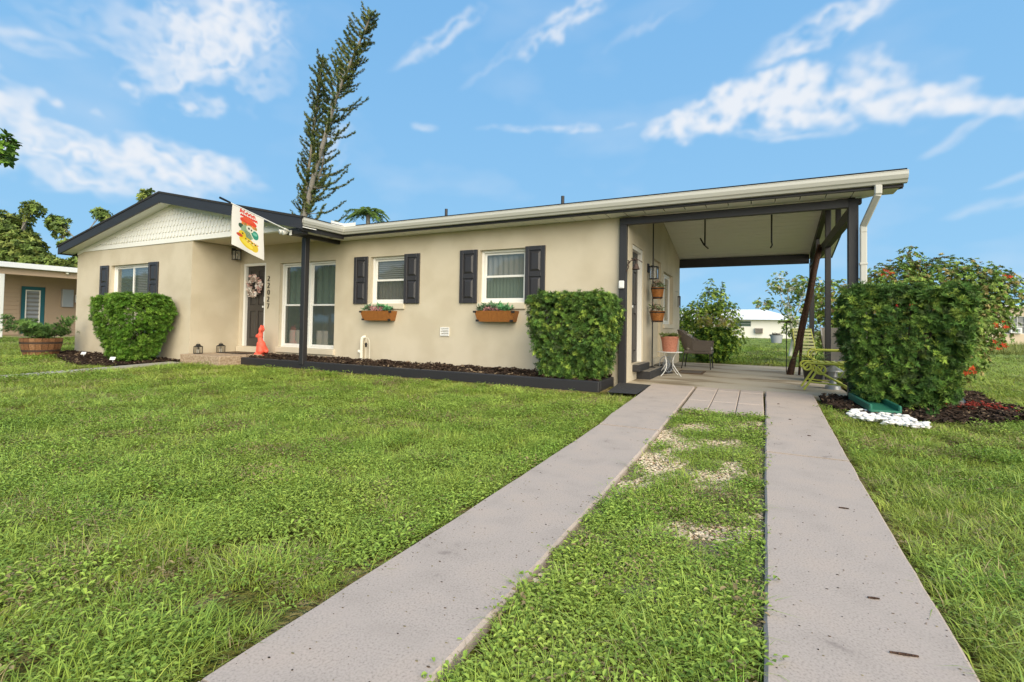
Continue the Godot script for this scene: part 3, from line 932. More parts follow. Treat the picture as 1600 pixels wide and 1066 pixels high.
# one framed light at x0..x1 with an upper and a lower sash (hung) or side by side (sliding); local z = 0 is the wall face
func window(parent: Node3D, at: Vector3, turn: float, W: float, H: float, style: String) -> Node3D:
	var w := node("window", parent, at, turn)
	var D := -0.115
	var fr := MB.new()
	rect_frame(fr, 0, 0, W, H, 0.045, D - 0.04, D + 0.035)
	part("frame", fr, M.white_trim, w)
	var i0 := 0.047
	if style == "slide":
		for k in 2:
			var s := MB.new()
			var a := i0 + k * (W * 0.5 - i0 - 0.02)
			var b := W * 0.5 + 0.02 + k * (W * 0.5 - i0 - 0.02)
			rect_frame(s, a, i0, b, H - i0, 0.04, D - 0.02 + k * 0.022, D + 0.0 + k * 0.022)
			part("sash", s, M.white_trim, w)
			pane(w, a + 0.035, i0 + 0.035, b - 0.035, H - i0 - 0.035, D - 0.01 + k * 0.022)
		var bl := MB.new()
		slats(bl, i0, i0, W * 0.5, H - i0, D - 0.09)
		part("blind", bl, M.blind_green, w)
		var b2 := MB.new()
		slats(b2, W * 0.5 + 0.004, i0, W - i0, H - i0, D - 0.09)
		part("blind", b2, M.blind_grey, w)
	else:
		for k in 2:
			var s := MB.new()
			var a := i0 + k * (H * 0.5 - i0 - 0.02)
			var b := H * 0.5 + 0.02 + k * (H * 0.5 - i0 - 0.02)
			rect_frame(s, i0, a, W - i0, b, 0.04, D - 0.02 * k - 0.012, D - 0.02 * k + 0.012)
			part("sash", s, M.white_trim, w)
			pane(w, i0 + 0.035, a + 0.035, W - i0 - 0.035, b - 0.035, D - 0.02 * k)
		var c := MB.new()
		match style:
			"blind":
				slats(c, i0, H * 0.5, W - i0, H - i0, D - 0.09)
				part("blind", c, M.blind_grey, w)
				var c2 := MB.new()
				curtain(c2, i0, i0, W - i0, H * 0.55, D - 0.13)
				part("curtain", c2, M.curtain_brown, w)
			"lace":
				curtain(c, i0, i0, W - i0, H * 0.5, D - 0.1, 0.07)
				part("curtain", c, M.curtain_green, w)
				var c2 := MB.new()
				curtain(c2, i0, H * 0.52, W - i0, H - i0, D - 0.12, 0.11)
				part("valance", c2, M.blind_grey, w)
			"tall":
				curtain(c, i0, H * 0.5, W - i0, H - i0, D - 0.14, 0.2)
				part("curtain", c, M.blind_green, w)
				var c2 := MB.new()
				curtain(c2, i0, i0 + 0.02, W * 0.45, i0 + 0.36, D - 0.16, 0.2)
				part("chair_back", c2, M.cushion, w)
	return w

func shutter(parent: Node3D, at: Vector3, W: float, H: float) -> void:
	var s := node("shutter", parent, at)
	var b := MB.new()
	var st := 0.075
	rect_frame(b, 0, 0, W, H, st, 0.0, 0.035, 0.004)
	b.span(Vector3(st + 0.001, H * 0.5 - 0.04, 0.001), Vector3(W - st - 0.001, H * 0.5 + 0.04, 0.0345), 0.004)
	b.span(Vector3(st, st, 0.0), Vector3(W - st, H - st, 0.014))
	part("frame", b, M.charcoal_shutter, s)
	for r in [[st, H * 0.5 - 0.04], [H * 0.5 + 0.04, H - st]]:
		var p := MB.new() # raised field with sloping sides
		var x0 := st + 0.018
		var x1 := W - st - 0.018
		var y0: float = r[0] + 0.018
		var y1: float = r[1] - 0.018
		var e := 0.035
		var o := [Vector3(x0, y0, 0.0145), Vector3(x1, y0, 0.0145), Vector3(x1, y1, 0.0145), Vector3(x0, y1, 0.0145)]
		var f := [Vector3(x0 + e, y0 + e, 0.034), Vector3(x1 - e, y0 + e, 0.034), Vector3(x1 - e, y1 - e, 0.034), Vector3(x0 + e, y1 - e, 0.034)]
		for k in 4: p.quad(o[k], o[(k + 1) % 4], f[(k + 1) % 4], f[k])
		p.quad(f[0], f[1], f[2], f[3])
		part("raised_panel", p, M.charcoal_shutter, s)

func panel_door(parent: Node3D, at: Vector3, turn: float, W: float, H: float, m: Material, knob_x: float) -> Node3D:
	var d := node("door", parent, at, turn)
	var fr := MB.new()
	fr.span(Vector3(0, 0, -0.16), Vector3(0.07, H, -0.02), 0.004)
	fr.span(Vector3(W - 0.07, 0, -0.16), Vector3(W, H, -0.02), 0.004)
	fr.span(Vector3(0.0705, H - 0.07, -0.1595), Vector3(W - 0.0705, H, -0.0205), 0.004)
	part("door_frame", fr, M.white_trim, d)
	var sl := MB.new()
	var x0 := 0.072
	var x1 := W - 0.072
	var cols := [[x0 + 0.11, (x0 + x1) * 0.5 - 0.05], [(x0 + x1) * 0.5 + 0.05, x1 - 0.11]]
	var rows := [[0.2, 0.88], [1.02, 1.62], [1.72, H - 0.19]]
	var hs := []
	for c in cols:
		for r in rows: hs.append([c[0] - x0, r[0], c[1] - x0, r[1]])
	sl.t = Transform3D(Basis.IDENTITY, Vector3(x0, 0, -0.09))
	sl.wall(x1 - x0, 0.004, H - 0.072, 0.022, hs)
	sl.t = Transform3D.IDENTITY
	sl.span(Vector3(x0, 0.004, -0.15), Vector3(x1, H - 0.072, -0.1125))
	part("door_leaf", sl, m, d)
	for c in cols:
		for r in rows:
			var p := MB.new()
			p.span(Vector3(c[0] + 0.025, r[0] + 0.025, -0.112), Vector3(c[1] - 0.025, r[1] - 0.025, -0.096), 0.01)
			part("door_panel", p, m, d)
	var kb := MB.new()
	kb.tube([Vector3(knob_x, 0.98, -0.09), Vector3(knob_x, 0.98, -0.05), Vector3(knob_x, 0.98, -0.047), Vector3(knob_x, 0.98, -0.015)], [0.03, 0.03, 0.014, 0.026], 10)
	part("knob", kb, M.white_metal, d)
	var lk := MB.new()
	lk.span(Vector3(knob_x - 0.032, 1.1, -0.09), Vector3(knob_x + 0.032, 1.23, -0.055), 0.01)
	part("lock", lk, M.white_metal, d)
	return d

func build_house() -> void:
	house = thing("bungalow", "cream stucco bungalow with charcoal shutters, gabled wing and open carport", "house", Vector3.ZERO)
	var h := house
	var W := MB.new()
	# main facade
	W.t = Transform3D(Basis.IDENTITY, Vector3(XI, 0, ZF))
	var hole := func(x0, y0, x1, y1): return [x0 - XI, y0, x1 - XI, y1]
	W.wall(XS - XI, -0.2, WT, 0.2, [hole.call(-11.60, 0.27, -10.74, 2.335), hole.call(-10.24, 0.29, -8.42, 2.29), hole.call(-7.40, 1.31, -6.475, 2.30), hole.call(-4.70, 1.31, -3.745, 2.30)])
	part("front_wall", W, M.cream_stucco, h)
	# porch ceiling height wall above
	var up := MB.new()
	up.span(Vector3(XI, WT + 0.0005, ZF - 0.2), Vector3(-8.2, 2.80, ZF))
	part("porch_wall_head", up, M.cream_stucco, h)
	# wing
	W = MB.new()
	W.t = Transform3D(Basis.IDENTITY, Vector3(XL, 0, ZW))
	W.wall(XI - XL, -0.2, 2.745, 0.2, [[-15.28 - XL, 1.30, -13.47 - XL, 2.295]])
	part("wing_wall", W, M.cream_stucco, h)
	W = MB.new()
	W.span(Vector3(XI - 0.2, -0.2, ZF + 0.0), Vector3(XI, 2.745, ZW - 0.2005))
	W.span(Vector3(XL, -0.2, ZB), Vector3(XL + 0.2, 2.745, ZW - 0.2005))
	W.span(Vector3(XL + 0.2005, -0.2, ZB), Vector3(XS - 0.2, 2.66, ZB + 0.2))
	part("side_wall", W, M.cream_stucco, h)
	# carport wall, facing +x: local x runs to -z
	W = MB.new()
	W.t = Transform3D(Basis(Vector3.UP, PI / 2), Vector3(XS, 0, ZF - 0.2))
	var LZ := ZF - 0.2
	var sh := func(z0, y0, z1, y1): return [LZ - z0, y0, LZ - z1, y1]
	W.wall(LZ - ZB, -0.2, 2.66, 0.2, [sh.call(-8.24, 0.27, -9.12, 2.31), sh.call(-10.08, 0.27, -10.93, 2.30), sh.call(-11.25, 0.98, -12.62, 2.16)])
	part("carport_wall", W, M.cream_stucco, h)
	W = MB.new()
	W.t = Transform3D(Basis(Vector3.UP, PI / 2), Vector3(XS, 0, 0))
	W.prism(PackedVector2Array([Vector2(-ZF + 0.2, 2.6605), Vector2(-ZB, 2.6605), Vector2(-ZB, 2.74), Vector2(10.85, 3.29), Vector2(-ZF + 0.2, 2.76)]), -0.2, 0.0)
	part("carport_gable", W, M.cream_stucco, h)
	W = MB.new()
	W.span(Vector3(XS - 0.13, 0.27, -10.93), Vector3(XS - 0.05, 2.30, -10.08))
	part("blocked_doorway", W, M.cream_stucco, h)
	# interior shell: floor, ceiling, back partition
	W = MB.new()
	W.span(Vector3(XL + 0.21, 0.2, ZB + 0.21), Vector3(XS - 0.21, 0.26, ZF - 0.21))
	W.span(Vector3(XL + 0.21, 0.2, ZF - 0.2095), Vector3(XI - 0.21, 0.26, ZW - 0.21))
	W.span(Vector3(XL + 0.21, 2.60, ZB + 0.21), Vector3(XS - 0.21, 2.65, ZF - 0.21))
	W.span(Vector3(XL + 0.21, 2.60, ZF - 0.2095), Vector3(XI - 0.21, 2.65, ZW - 0.21))
	W.span(Vector3(XI - 0.3, 0.261, -11.0), Vector3(XS - 0.22, 2.599, -10.9))
	W.span(Vector3(-8.3, 0.261, -10.89), Vector3(-8.2, 2.599, ZF - 0.22))
	part("interior", W, M.interior, h)
	# sills
	for s in [[-7.43, -6.46, 1.19, 1.31, 0.035], [-4.73, -3.73, 1.19, 1.31, 0.035], [-10.28, -8.38, 0.17, 0.29, 0.05]]:
		var sb := MB.new()
		sb.span(Vector3(s[0], s[2], ZF - 0.02), Vector3(s[1], s[3], ZF + s[4]), 0.008)
		part("sill", sb, M.cream_smooth, h)
	var sb2 := MB.new()
	sb2.span(Vector3(-15.32, 1.2, ZW - 0.02), Vector3(-13.43, 1.30, ZW + 0.035), 0.008)
	part("sill", sb2, M.cream_smooth, h)
	sb2 = MB.new()
	sb2.span(Vector3(XS - 0.02, 0.88, -12.66), Vector3(XS + 0.035, 0.98, -11.21), 0.008)
	part("sill", sb2, M.cream_smooth, h)
	# windows
	window(h, Vector3(-7.40, 1.31, ZF), 0, 0.925, 0.99, "blind")
	window(h, Vector3(-4.70, 1.31, ZF), 0, 0.955, 0.99, "lace")
	window(h, Vector3(-10.24, 0.29, ZF), 0, 0.90, 2.0, "tall")
	window(h, Vector3(-9.32, 0.29, ZF), 0, 0.90, 2.0, "tall")
	var mu := MB.new()
	mu.span(Vector3(-9.3395, 0.29, ZF - 0.155), Vector3(-9.3205, 2.29, ZF - 0.08))
	part("mullion", mu, M.white_trim, h)
	window(h, Vector3(-15.28, 1.30, ZW), 0, 1.81, 0.995, "slide")
	window(h, Vector3(XS, 0.98, -11.25), PI / 2, 1.37, 1.18, "slide")
	for s in [[-7.84, 0.385], [-6.47, 0.385], [-5.125, 0.385], [-3.74, 0.385]]:
		shutter(h, Vector3(s[0], 1.305, ZF + 0.002), s[1], 1.01)
	shutter(h, Vector3(-15.77, 1.30, ZW + 0.002), 0.41, 1.005)
	shutter(h, Vector3(-13.455, 1.30, ZW + 0.002), 0.41, 1.005)
	# doors
	panel_door(h, Vector3(-11.60, 0.27, ZF), 0, 0.86, 2.065, M.door_brown, 0.75)
	panel_door(h, Vector3(XS, 0.27, -8.24), PI / 2, 0.88, 2.04, M.door_brown, 0.14)
	var th := MB.new()
	th.span(Vector3(-11.66, 0.13, ZF + 0.001), Vector3(-10.72, 0.262, ZF + 0.1), 0.008)
	part("door_sill", th, M.cream_smooth, h)
	# house number, one digit under the other
	var num := node("house_number", h)
	var font := SystemFont.new()
	font.font_names = PackedStringArray(["Droid Sans"])
	font.font_weight = 500
	for k in 5:
		var tm := TextMesh.new()
		tm.text = "22027"[k]
		tm.font = font
		tm.font_size = 32
		tm.pixel_size = 0.0051
		tm.depth = 0.012
		tm.curve_step = 2.0
		tm.material = M.black_iron
		inst("digit", tm, num, Vector3(-10.615, 1.93 - k * 0.167, ZF + 0.012))
	roof()

func roof() -> void:
	var h := house
	var R := node("roof", h)
	# wing: ridge along z at x = -12.5
	var rz0 := -14.15
	var sl := MB.new()
	sl.prism(PackedVector2Array([Vector2(-17.42, 2.855), Vector2(-12.5, 3.845), Vector2(-7.70, 2.855), Vector2(-7.68, 2.895), Vector2(-12.5, 3.89), Vector2(-17.44, 2.895)]), rz0, -6.40)
	part("wing_shingles", sl, M.roof_shingle, R)
	# main: ridge along x at z = -10.85
	sl = MB.new()
	sl.t = Transform3D(Basis(Vector3.UP, PI / 2), Vector3(0, 0, 0)) # local x -> -z, local z -> x
	sl.prism(PackedVector2Array([Vector2(7.50, 2.865), Vector2(10.85, 3.53), Vector2(14.2, 2.865), Vector2(14.2, 2.905), Vector2(10.85, 3.575), Vector2(7.48, 2.905)]), -9.6, 1.62)
	part("main_shingles", sl, M.roof_shingle, R)
	# barge boards of the wing
	for s: float in [-1.0, 1.0]:
		var bb := MB.new()
		var e := -17.38 if s < 0 else -7.72
		bb.prism(PackedVector2Array([Vector2(e, 2.655), Vector2(e, 2.853), Vector2(-12.5, 3.843), Vector2(-12.5, 3.63)]), -6.45, -6.412)
		part("barge_board", bb, M.charcoal_paint, R)
		var sf := MB.new() # sloping soffit behind the barge
		sf.prism(PackedVector2Array([Vector2(e - 0.0, 2.69), Vector2(-12.5, 3.66), Vector2(-12.5, 3.675), Vector2(e - 0.0, 2.705)]), ZW - 0.02, -6.4505)
		part("gable_soffit", sf, M.white_vinyl, R)
		var ef := MB.new()
		if s < 0: ef.span(Vector3(-17.40, 2.66, rz0), Vector3(-17.36, 2.852, -6.4505))
		else: ef.span(Vector3(-7.845, 2.645, -7.56), Vector3(-7.80, 2.85, -6.4505))
		part("eave_board", ef, M.charcoal_paint, R)
	# gable face with scalloped siding
	var gf := MB.new()
	gf.prism(PackedVector2Array([Vector2(-17.1, 2.746), Vector2(-7.85, 2.746), Vector2(-12.5, 3.66)]), ZW - 0.12, ZW - 0.012)
	part("gable_wall", gf, M.white_vinyl, R)
	var tr := MB.new()
	tr.span(Vector3(-17.08, 2.735, ZW - 0.011), Vector3(-7.86, 2.83, ZW + 0.02), 0.004)
	part("gable_trim", tr, M.white_vinyl, R)
	for s: float in [-1.0, 1.0]:
		var rt := MB.new()
		var e := -17.08 if s < 0 else -7.9
		rt.prism(PackedVector2Array([Vector2(e, 2.66), Vector2(-12.5, 3.55), Vector2(-12.5, 3.659), Vector2(e, 2.765)]), ZW - 0.0105, ZW + 0.014)
		part("rake_trim", rt, M.white_vinyl, R)
	var sc := MB.new()
	var row := 0
	while row < 5:
		var yb := 2.868 + row * 0.135
		var x := -16.9 + (row % 2) * 0.065
		while x < -8.0:
			var roof_y := 3.66 - absf(x + 12.5) * 0.193 - 0.12
			if yb < roof_y - 0.03:
				# one scallop: tapering shake with a rounded foot, its foot proud of the row below
				var w := 0.056
				var ytop := minf(yb + 0.165, roof_y + 0.05)
				var pts := [Vector2(x - w, ytop), Vector2(x - w, yb + 0.045)]
				for k in 5:
					var a := PI + PI * k / 4.0
					pts.append(Vector2(x + cos(a) * w, yb + 0.045 + sin(a) * 0.05))
				pts.append(Vector2(x + w, ytop))
				for k in pts.size():
					var p0: Vector2 = pts[k]
					var p1: Vector2 = pts[(k + 1) % pts.size()]
					var z0 := ZW + 0.017 - (p0.y - yb) * 0.12
					var z1 := ZW + 0.017 - (p1.y - yb) * 0.12
					var zc := ZW + 0.017 - 0.06 * 0.12
					sc.tri(Vector3(x, yb + 0.06, zc), Vector3(p0.x, p0.y, z0), Vector3(p1.x, p1.y, z1))
					if k > 0 and k < 7: sc.quad(Vector3(p0.x, p0.y, z0), Vector3(p0.x, p0.y, ZW - 0.015), Vector3(p1.x, p1.y, ZW - 0.015), Vector3(p1.x, p1.y, z1))
			x += 0.13
		row += 1
	part("scalloped_siding", sc, M.white_vinyl, R).set_meta("kind", "stuff")
	# porch ceiling and its beam
	var pc := MB.new()
	pc.span(Vector3(XI, 2.75, ZF), Vector3(-7.9, 2.77, ZW - 0.125))
	part("porch_ceiling", pc, M.cream_smooth, R)
	var bm := MB.new()
	bm.span(Vector3(-8.40, 2.63, ZF), Vector3(-8.30, 2.71, -6.70), 0.005)
	part("porch_beam", bm, M.charcoal_paint, R)
	bm = MB.new()
	bm.span(Vector3(-8.30, 2.60, -6.70), Vector3(-7.86, 2.72, -6.56), 0.005)
	part("beam_end", bm, M.charcoal_paint, R)
	var ps := MB.new()
	ps.span(Vector3(-8.2995, 2.712, -7.56), Vector3(-7.846, 2.722, -6.7005))
	part("porch_soffit", ps, M.white_vinyl, R)
	# eave of the main block: fascia, soffit panels, gutter
	var fa := MB.new()
	fa.span(Vector3(-7.80, 2.692, -7.585), Vector3(1.60, 2.86, -7.55), 0.003)
	part("fascia", fa, M.charcoal_paint, R)
	var x := -8.2
	while x < 1.55:
		var e := minf(x + 0.298, 1.575)
		var pl := MB.new()
		pl.span(Vector3(x + 0.004, WT - 0.004, ZF + 0.0005 if x < 1.1 else -7.93), Vector3(e - 0.004, WT + 0.006, -7.5855), 0.004)
		part("soffit_panel", pl, M.white_vinyl, R)
		x += 0.3
	var prof := PackedVector2Array([Vector2(0, 0.135), Vector2(0, 0), Vector2(0.06, 0), Vector2(0.075, 0.03), Vector2(0.095, 0.045), Vector2(0.11, 0.085), Vector2(0.11, 0.135), Vector2(0.122, 0.135), Vector2(0.122, 0.128), Vector2(0.118, 0.128), Vector2(0.118, 0.085), Vector2(0.1, 0.038), Vector2(0.08, 0.022), Vector2(0.064, -0.006), Vector2(-0.0, -0.006)])
	# profile runs outward from the fascia; mitred where the two eaves meet
	var g := MB.new()
	for run in 2:
		for i in prof.size():
			var p := prof[i]
			var q := prof[(i + 1) % prof.size()]
			if i == 14: continue
			var A: Vector3
			var B: Vector3
			var C: Vector3
			var D: Vector3
			if run == 0:
				A = Vector3(-7.80 + p.x, 2.738 + p.y, -7.55 + p.x); B = Vector3(1.625, 2.738 + p.y, -7.55 + p.x)
				C = Vector3(1.625, 2.738 + q.y, -7.55 + q.x); D = Vector3(-7.80 + q.x, 2.738 + q.y, -7.55 + q.x)
			else:
				A = Vector3(-7.80 + p.x, 2.738 + p.y, -6.44); B = Vector3(-7.80 + p.x, 2.738 + p.y, -7.55 + p.x)
				C = Vector3(-7.80 + q.x, 2.738 + q.y, -7.55 + q.x); D = Vector3(-7.80 + q.x, 2.738 + q.y, -6.44)
			g.quad(D, C, B, A)
	for xx in [1.6235, 1.6265]:
		for k in range(1, 6): g.tri(Vector3(xx, 2.738 + prof[0].y, -7.55), Vector3(xx, 2.738 + prof[k + 1].y, -7.55 + prof[k + 1].x), Vector3(xx, 2.738 + prof[k].y, -7.55 + prof[k].x))
	for k in range(1, 6): g.tri(Vector3(-7.80, 2.738 + prof[0].y, -6.438), Vector3(-7.80 + prof[k].x, 2.738 + prof[k].y, -6.438), Vector3(-7.80 + prof[k + 1].x, 2.738 + prof[k + 1].y, -6.438))
	part("gutter", g, M.gutter_white, R)
	var sg := MB.new()
	sg.span(Vector3(-7.69, 2.873, -7.44), Vector3(-7.685, 2.945, -7.1))
	sg.span(Vector3(-7.684, 2.873, -7.44), Vector3(-7.36, 2.945, -7.435))
	part("splash_guard", sg, M.white_metal, R)
	for v in [Vector3(-6.56, 3.2, -9.5), Vector3(-3.65, 3.2, -9.5)]:
		var vp := MB.new()
		vp.tube([v, v + Vector3(0, 0.40, 0)], 0.035, 10)
		part("vent_pipe", vp, M.charcoal_paint, R)
	# downspout
	var ds := MB.new()
	var path := [Vector3(1.33, 2.73, -7.49), Vector3(1.33, 2.62, -7.49), Vector3(1.225, 2.28, -7.80), Vector3(1.225, 2.20, -7.80), Vector3(1.225, 0.16, -7.80), Vector3(1.235, 0.07, -7.70)]
	for i in path.size() - 1:
		ds.bar(path[i], path[i + 1] + (path[i + 1] - path[i]).normalized() * 0.012, 0.078, 0.058, Vector3(0, 0, 1) if i != 4 else Vector3.UP, 0.012)
	ds.box(Vector3(1.225, 1.78, -7.80), Vector3(0.088, 0.03, 0.068), 0.004)
	part("downspout", ds, M.gutter_white, R)
	# carport: posts, beams, ceiling boards
	var cp := node("carport_frame", h)
	for p in [[-1.965, ZF + 0.055, 0.12, 0.08, 2.55], [1.13, ZF, 0.115, 0.115, 2.675], [1.13, -10.6, 0.09, 0.09, 3.16], [1.13, -13.66, 0.10, 0.10, 2.50]]:
		var po := MB.new()
		po.span(Vector3(p[0] - p[2] / 2, -0.05, p[1] - p[3] / 2), Vector3(p[0] + p[2] / 2, p[4], p[1] + p[3] / 2), 0.006)
		part("post", po, M.charcoal_paint, cp)
	var fb := MB.new()
	fb.span(Vector3(-2.025, 2.5505, ZF + 0.016), Vector3(1.0715, 2.666, ZF + 0.094), 0.005)
	part("beam", fb, M.charcoal_paint, cp)
	fb = MB.new()
	fb.span(Vector3(1.1885, 2.60, ZF - 0.05), Vector3(1.225, 2.676, ZF + 0.05), 0.004)
	part("beam_end", fb, M.charcoal_paint, cp)
	fb = MB.new()
	fb.span(Vector3(XS + 0.001, 2.50, -13.76), Vector3(1.0795, 2.725, -13.68), 0.005)
	part("beam", fb, M.charcoal_paint, cp)
	for zz in [[-13.61, -10.645], [-10.555, ZF - 0.058]]:
		fb = MB.new()
		fb.span(Vector3(1.085, 2.42, zz[0]), Vector3(1.175, 2.585, zz[1]), 0.005)
		part("beam", fb, M.charcoal_paint, cp)
	for side: float in [-1.0, 1.0]: # rafters over the beam
		fb = MB.new()
		fb.t = Transform3D(Basis(Vector3.UP, PI / 2), Vector3.ZERO)
		fb.prism(PackedVector2Array([Vector2(10.85, 3.16), Vector2(10.85 - side * 2.82, 3.16 - 2.82 * 0.196), Vector2(10.85 - side * 2.82, 3.295 - 2.82 * 0.196), Vector2(10.85, 3.295)]), 1.09, 1.17)
		part("rafter", fb, M.charcoal_paint, cp)
	for z in [-9.3, -12.4]:
		fb = MB.new()
		var top := 3.29 - absf(z + 10.85) * 0.19
		fb.span(Vector3(1.095, 2.5855, z - 0.05), Vector3(1.165, top - 0.13, z + 0.05), 0.005)
		part("strut", fb, M.charcoal_paint, cp)
	var nb := 16
	for side: float in [-1.0, 1.0]:
		for k in nb:
			var d0 := 0.006 + k * (3.22 / nb)
			var d1 := d0 + 3.22 / nb - 0.014
			if side > 0 and d0 > 2.78: continue
			var y0 := 3.30 - d0 * 0.196
			var y1 := 3.30 - d1 * 0.196
			var bd := MB.new()
			bd.t = Transform3D(Basis(Vector3.UP, PI / 2), Vector3.ZERO)
			var a := 10.85 - side * d0
			var b := 10.85 - side * d1
			bd.prism(PackedVector2Array([Vector2(a, y0), Vector2(b, y1), Vector2(b, y1 + 0.016), Vector2(a, y0 + 0.016)]), XS + 0.002, 1.56)
			part("ceiling_board", bd, M.white_vinyl, cp)
	for side: float in [-1.0, 1.0]: # rake boards at the open gable end
		var rk := MB.new()
		rk.t = Transform3D(Basis(Vector3.UP, PI / 2), Vector3.ZERO)
		var z1 := 10.85 + side * 3.26
		rk.prism(PackedVector2Array([Vector2(10.85, 3.33), Vector2(z1, 2.68), Vector2(z1, 2.86), Vector2(10.85, 3.525)]), 1.575, 1.60)
		part("rake_board", rk, M.charcoal_paint, cp)
	var bf := MB.new()
	bf.span(Vector3(-7.8, 2.665, -14.15), Vector3(1.60, 2.86, -14.11), 0.003)
	part("fascia", bf, M.charcoal_paint, cp)
	# porch post, kerb, front step, door steps belong to the house
	var pp := MB.new()
	pp.span(Vector3(-8.42, 0.02, -7.13), Vector3(-8.30, 2.6285, -7.02), 0.006)
	part("porch_post", pp, M.charcoal_paint, h)
	var kb := MB.new()
	kb.span(Vector3(-10.52, -0.15, -7.14), Vector3(-2.10, 0.088, -7.04), 0.014)
	part("bed_kerb", kb, M.charcoal_paint, h)
	kb = MB.new()
	kb.span(Vector3(-2.2, -0.15, -7.90), Vector3(-2.10, 0.086, -7.1405), 0.014)
	part("bed_kerb", kb, M.charcoal_paint, h)
	var ps2 := MB.new()
	ps2.span(Vector3(XI + 0.001, -0.15, ZF + 0.001), Vector3(-10.28, 0.125, -6.55), 0.012)
	part("porch_step", ps2, M.step_stone, h)
	# two painted steps at the carport door, one at the blocked doorway
	for s in [[-1.66, -9.95, -8.62, 0.135], [-1.78, -9.16, -8.30, 0.262], [-1.62, -11.0, -10.2, 0.14]]:
		var stp := node("door_step", h)
		var b := MB.new()
		var y0: float = 0.0005 if s[3] < 0.2 else 0.1505
		b.span(Vector3(XS + 0.001, y0, s[1]), Vector3(s[0], s[3], s[2]), 0.006)
		part("riser", b, M.charcoal_paint, stp)
		b = MB.new()
		b.span(Vector3(XS + 0.012, s[3] + 0.0005, s[1] + 0.012), Vector3(s[0] - 0.012, s[3] + 0.012, s[2] - 0.012), 0.004)
		part("tread", b, M.tread_paint, stp)
	# wall fittings
	var vt := node("wall_vent", h)
	var vf := MB.new()
	rect_frame(vf, -5.56, 0.665, -5.35, 0.835, 0.018, ZF + 0.001, ZF + 0.022)
	part("frame", vf, M.white_metal, vt)
	for k in 4:
		var ls := MB.new()
		ls.box(Vector3(-5.455, 0.70 + k * 0.033, ZF + 0.012), Vector3(0.17, 0.004, 0.03), 0.0, Basis(Vector3.RIGHT, 0.7))
		part("slat", ls, M.white_metal, vt)
	var pi := MB.new()
	pi.tube([Vector3(-7.55, 0.05, ZF + 0.05), Vector3(-7.55, 0.52, ZF + 0.05), Vector3(-7.545, 0.57, ZF + 0.045), Vector3(-7.52, 0.595, ZF + 0.03), Vector3(-7.49, 0.6, ZF + 0.0)], 0.034, 10)
	pi.tube([Vector3(-7.55, 0.27, ZF + 0.05), Vector3(-7.62, 0.29, ZF + 0.06)], 0.038, 10)
	part("cleanout_pipe", pi, M.pipe_white, h)
	var bx := MB.new()
	bx.span(Vector3(-2.02, 1.52, ZF + 0.0965), Vector3(-1.935, 1.645, ZF + 0.135), 0.008)
	bx.span(Vector3(-2.0, 1.535, ZF + 0.1355), Vector3(-1.955, 1.57, ZF + 0.139))
	part("keypad_box", bx, M.white_metal, h)
	# twin security light on the porch beam end
	for k in 2:
		var fl := MB.new()
		var c := Vector3(-8.34 + k * 0.09, 2.665 - k * 0.02, -6.5)
		fl.tube([c + Vector3(0, 0, -0.05), c + Vector3(-0.01, -0.01, 0.0), c + Vector3(-0.02, -0.02, 0.05), c + Vector3(-0.022, -0.022, 0.055)], [0.022, 0.04, 0.052, 0.045], 12)
		part("flood_lamp", fl, M.white_metal, h)

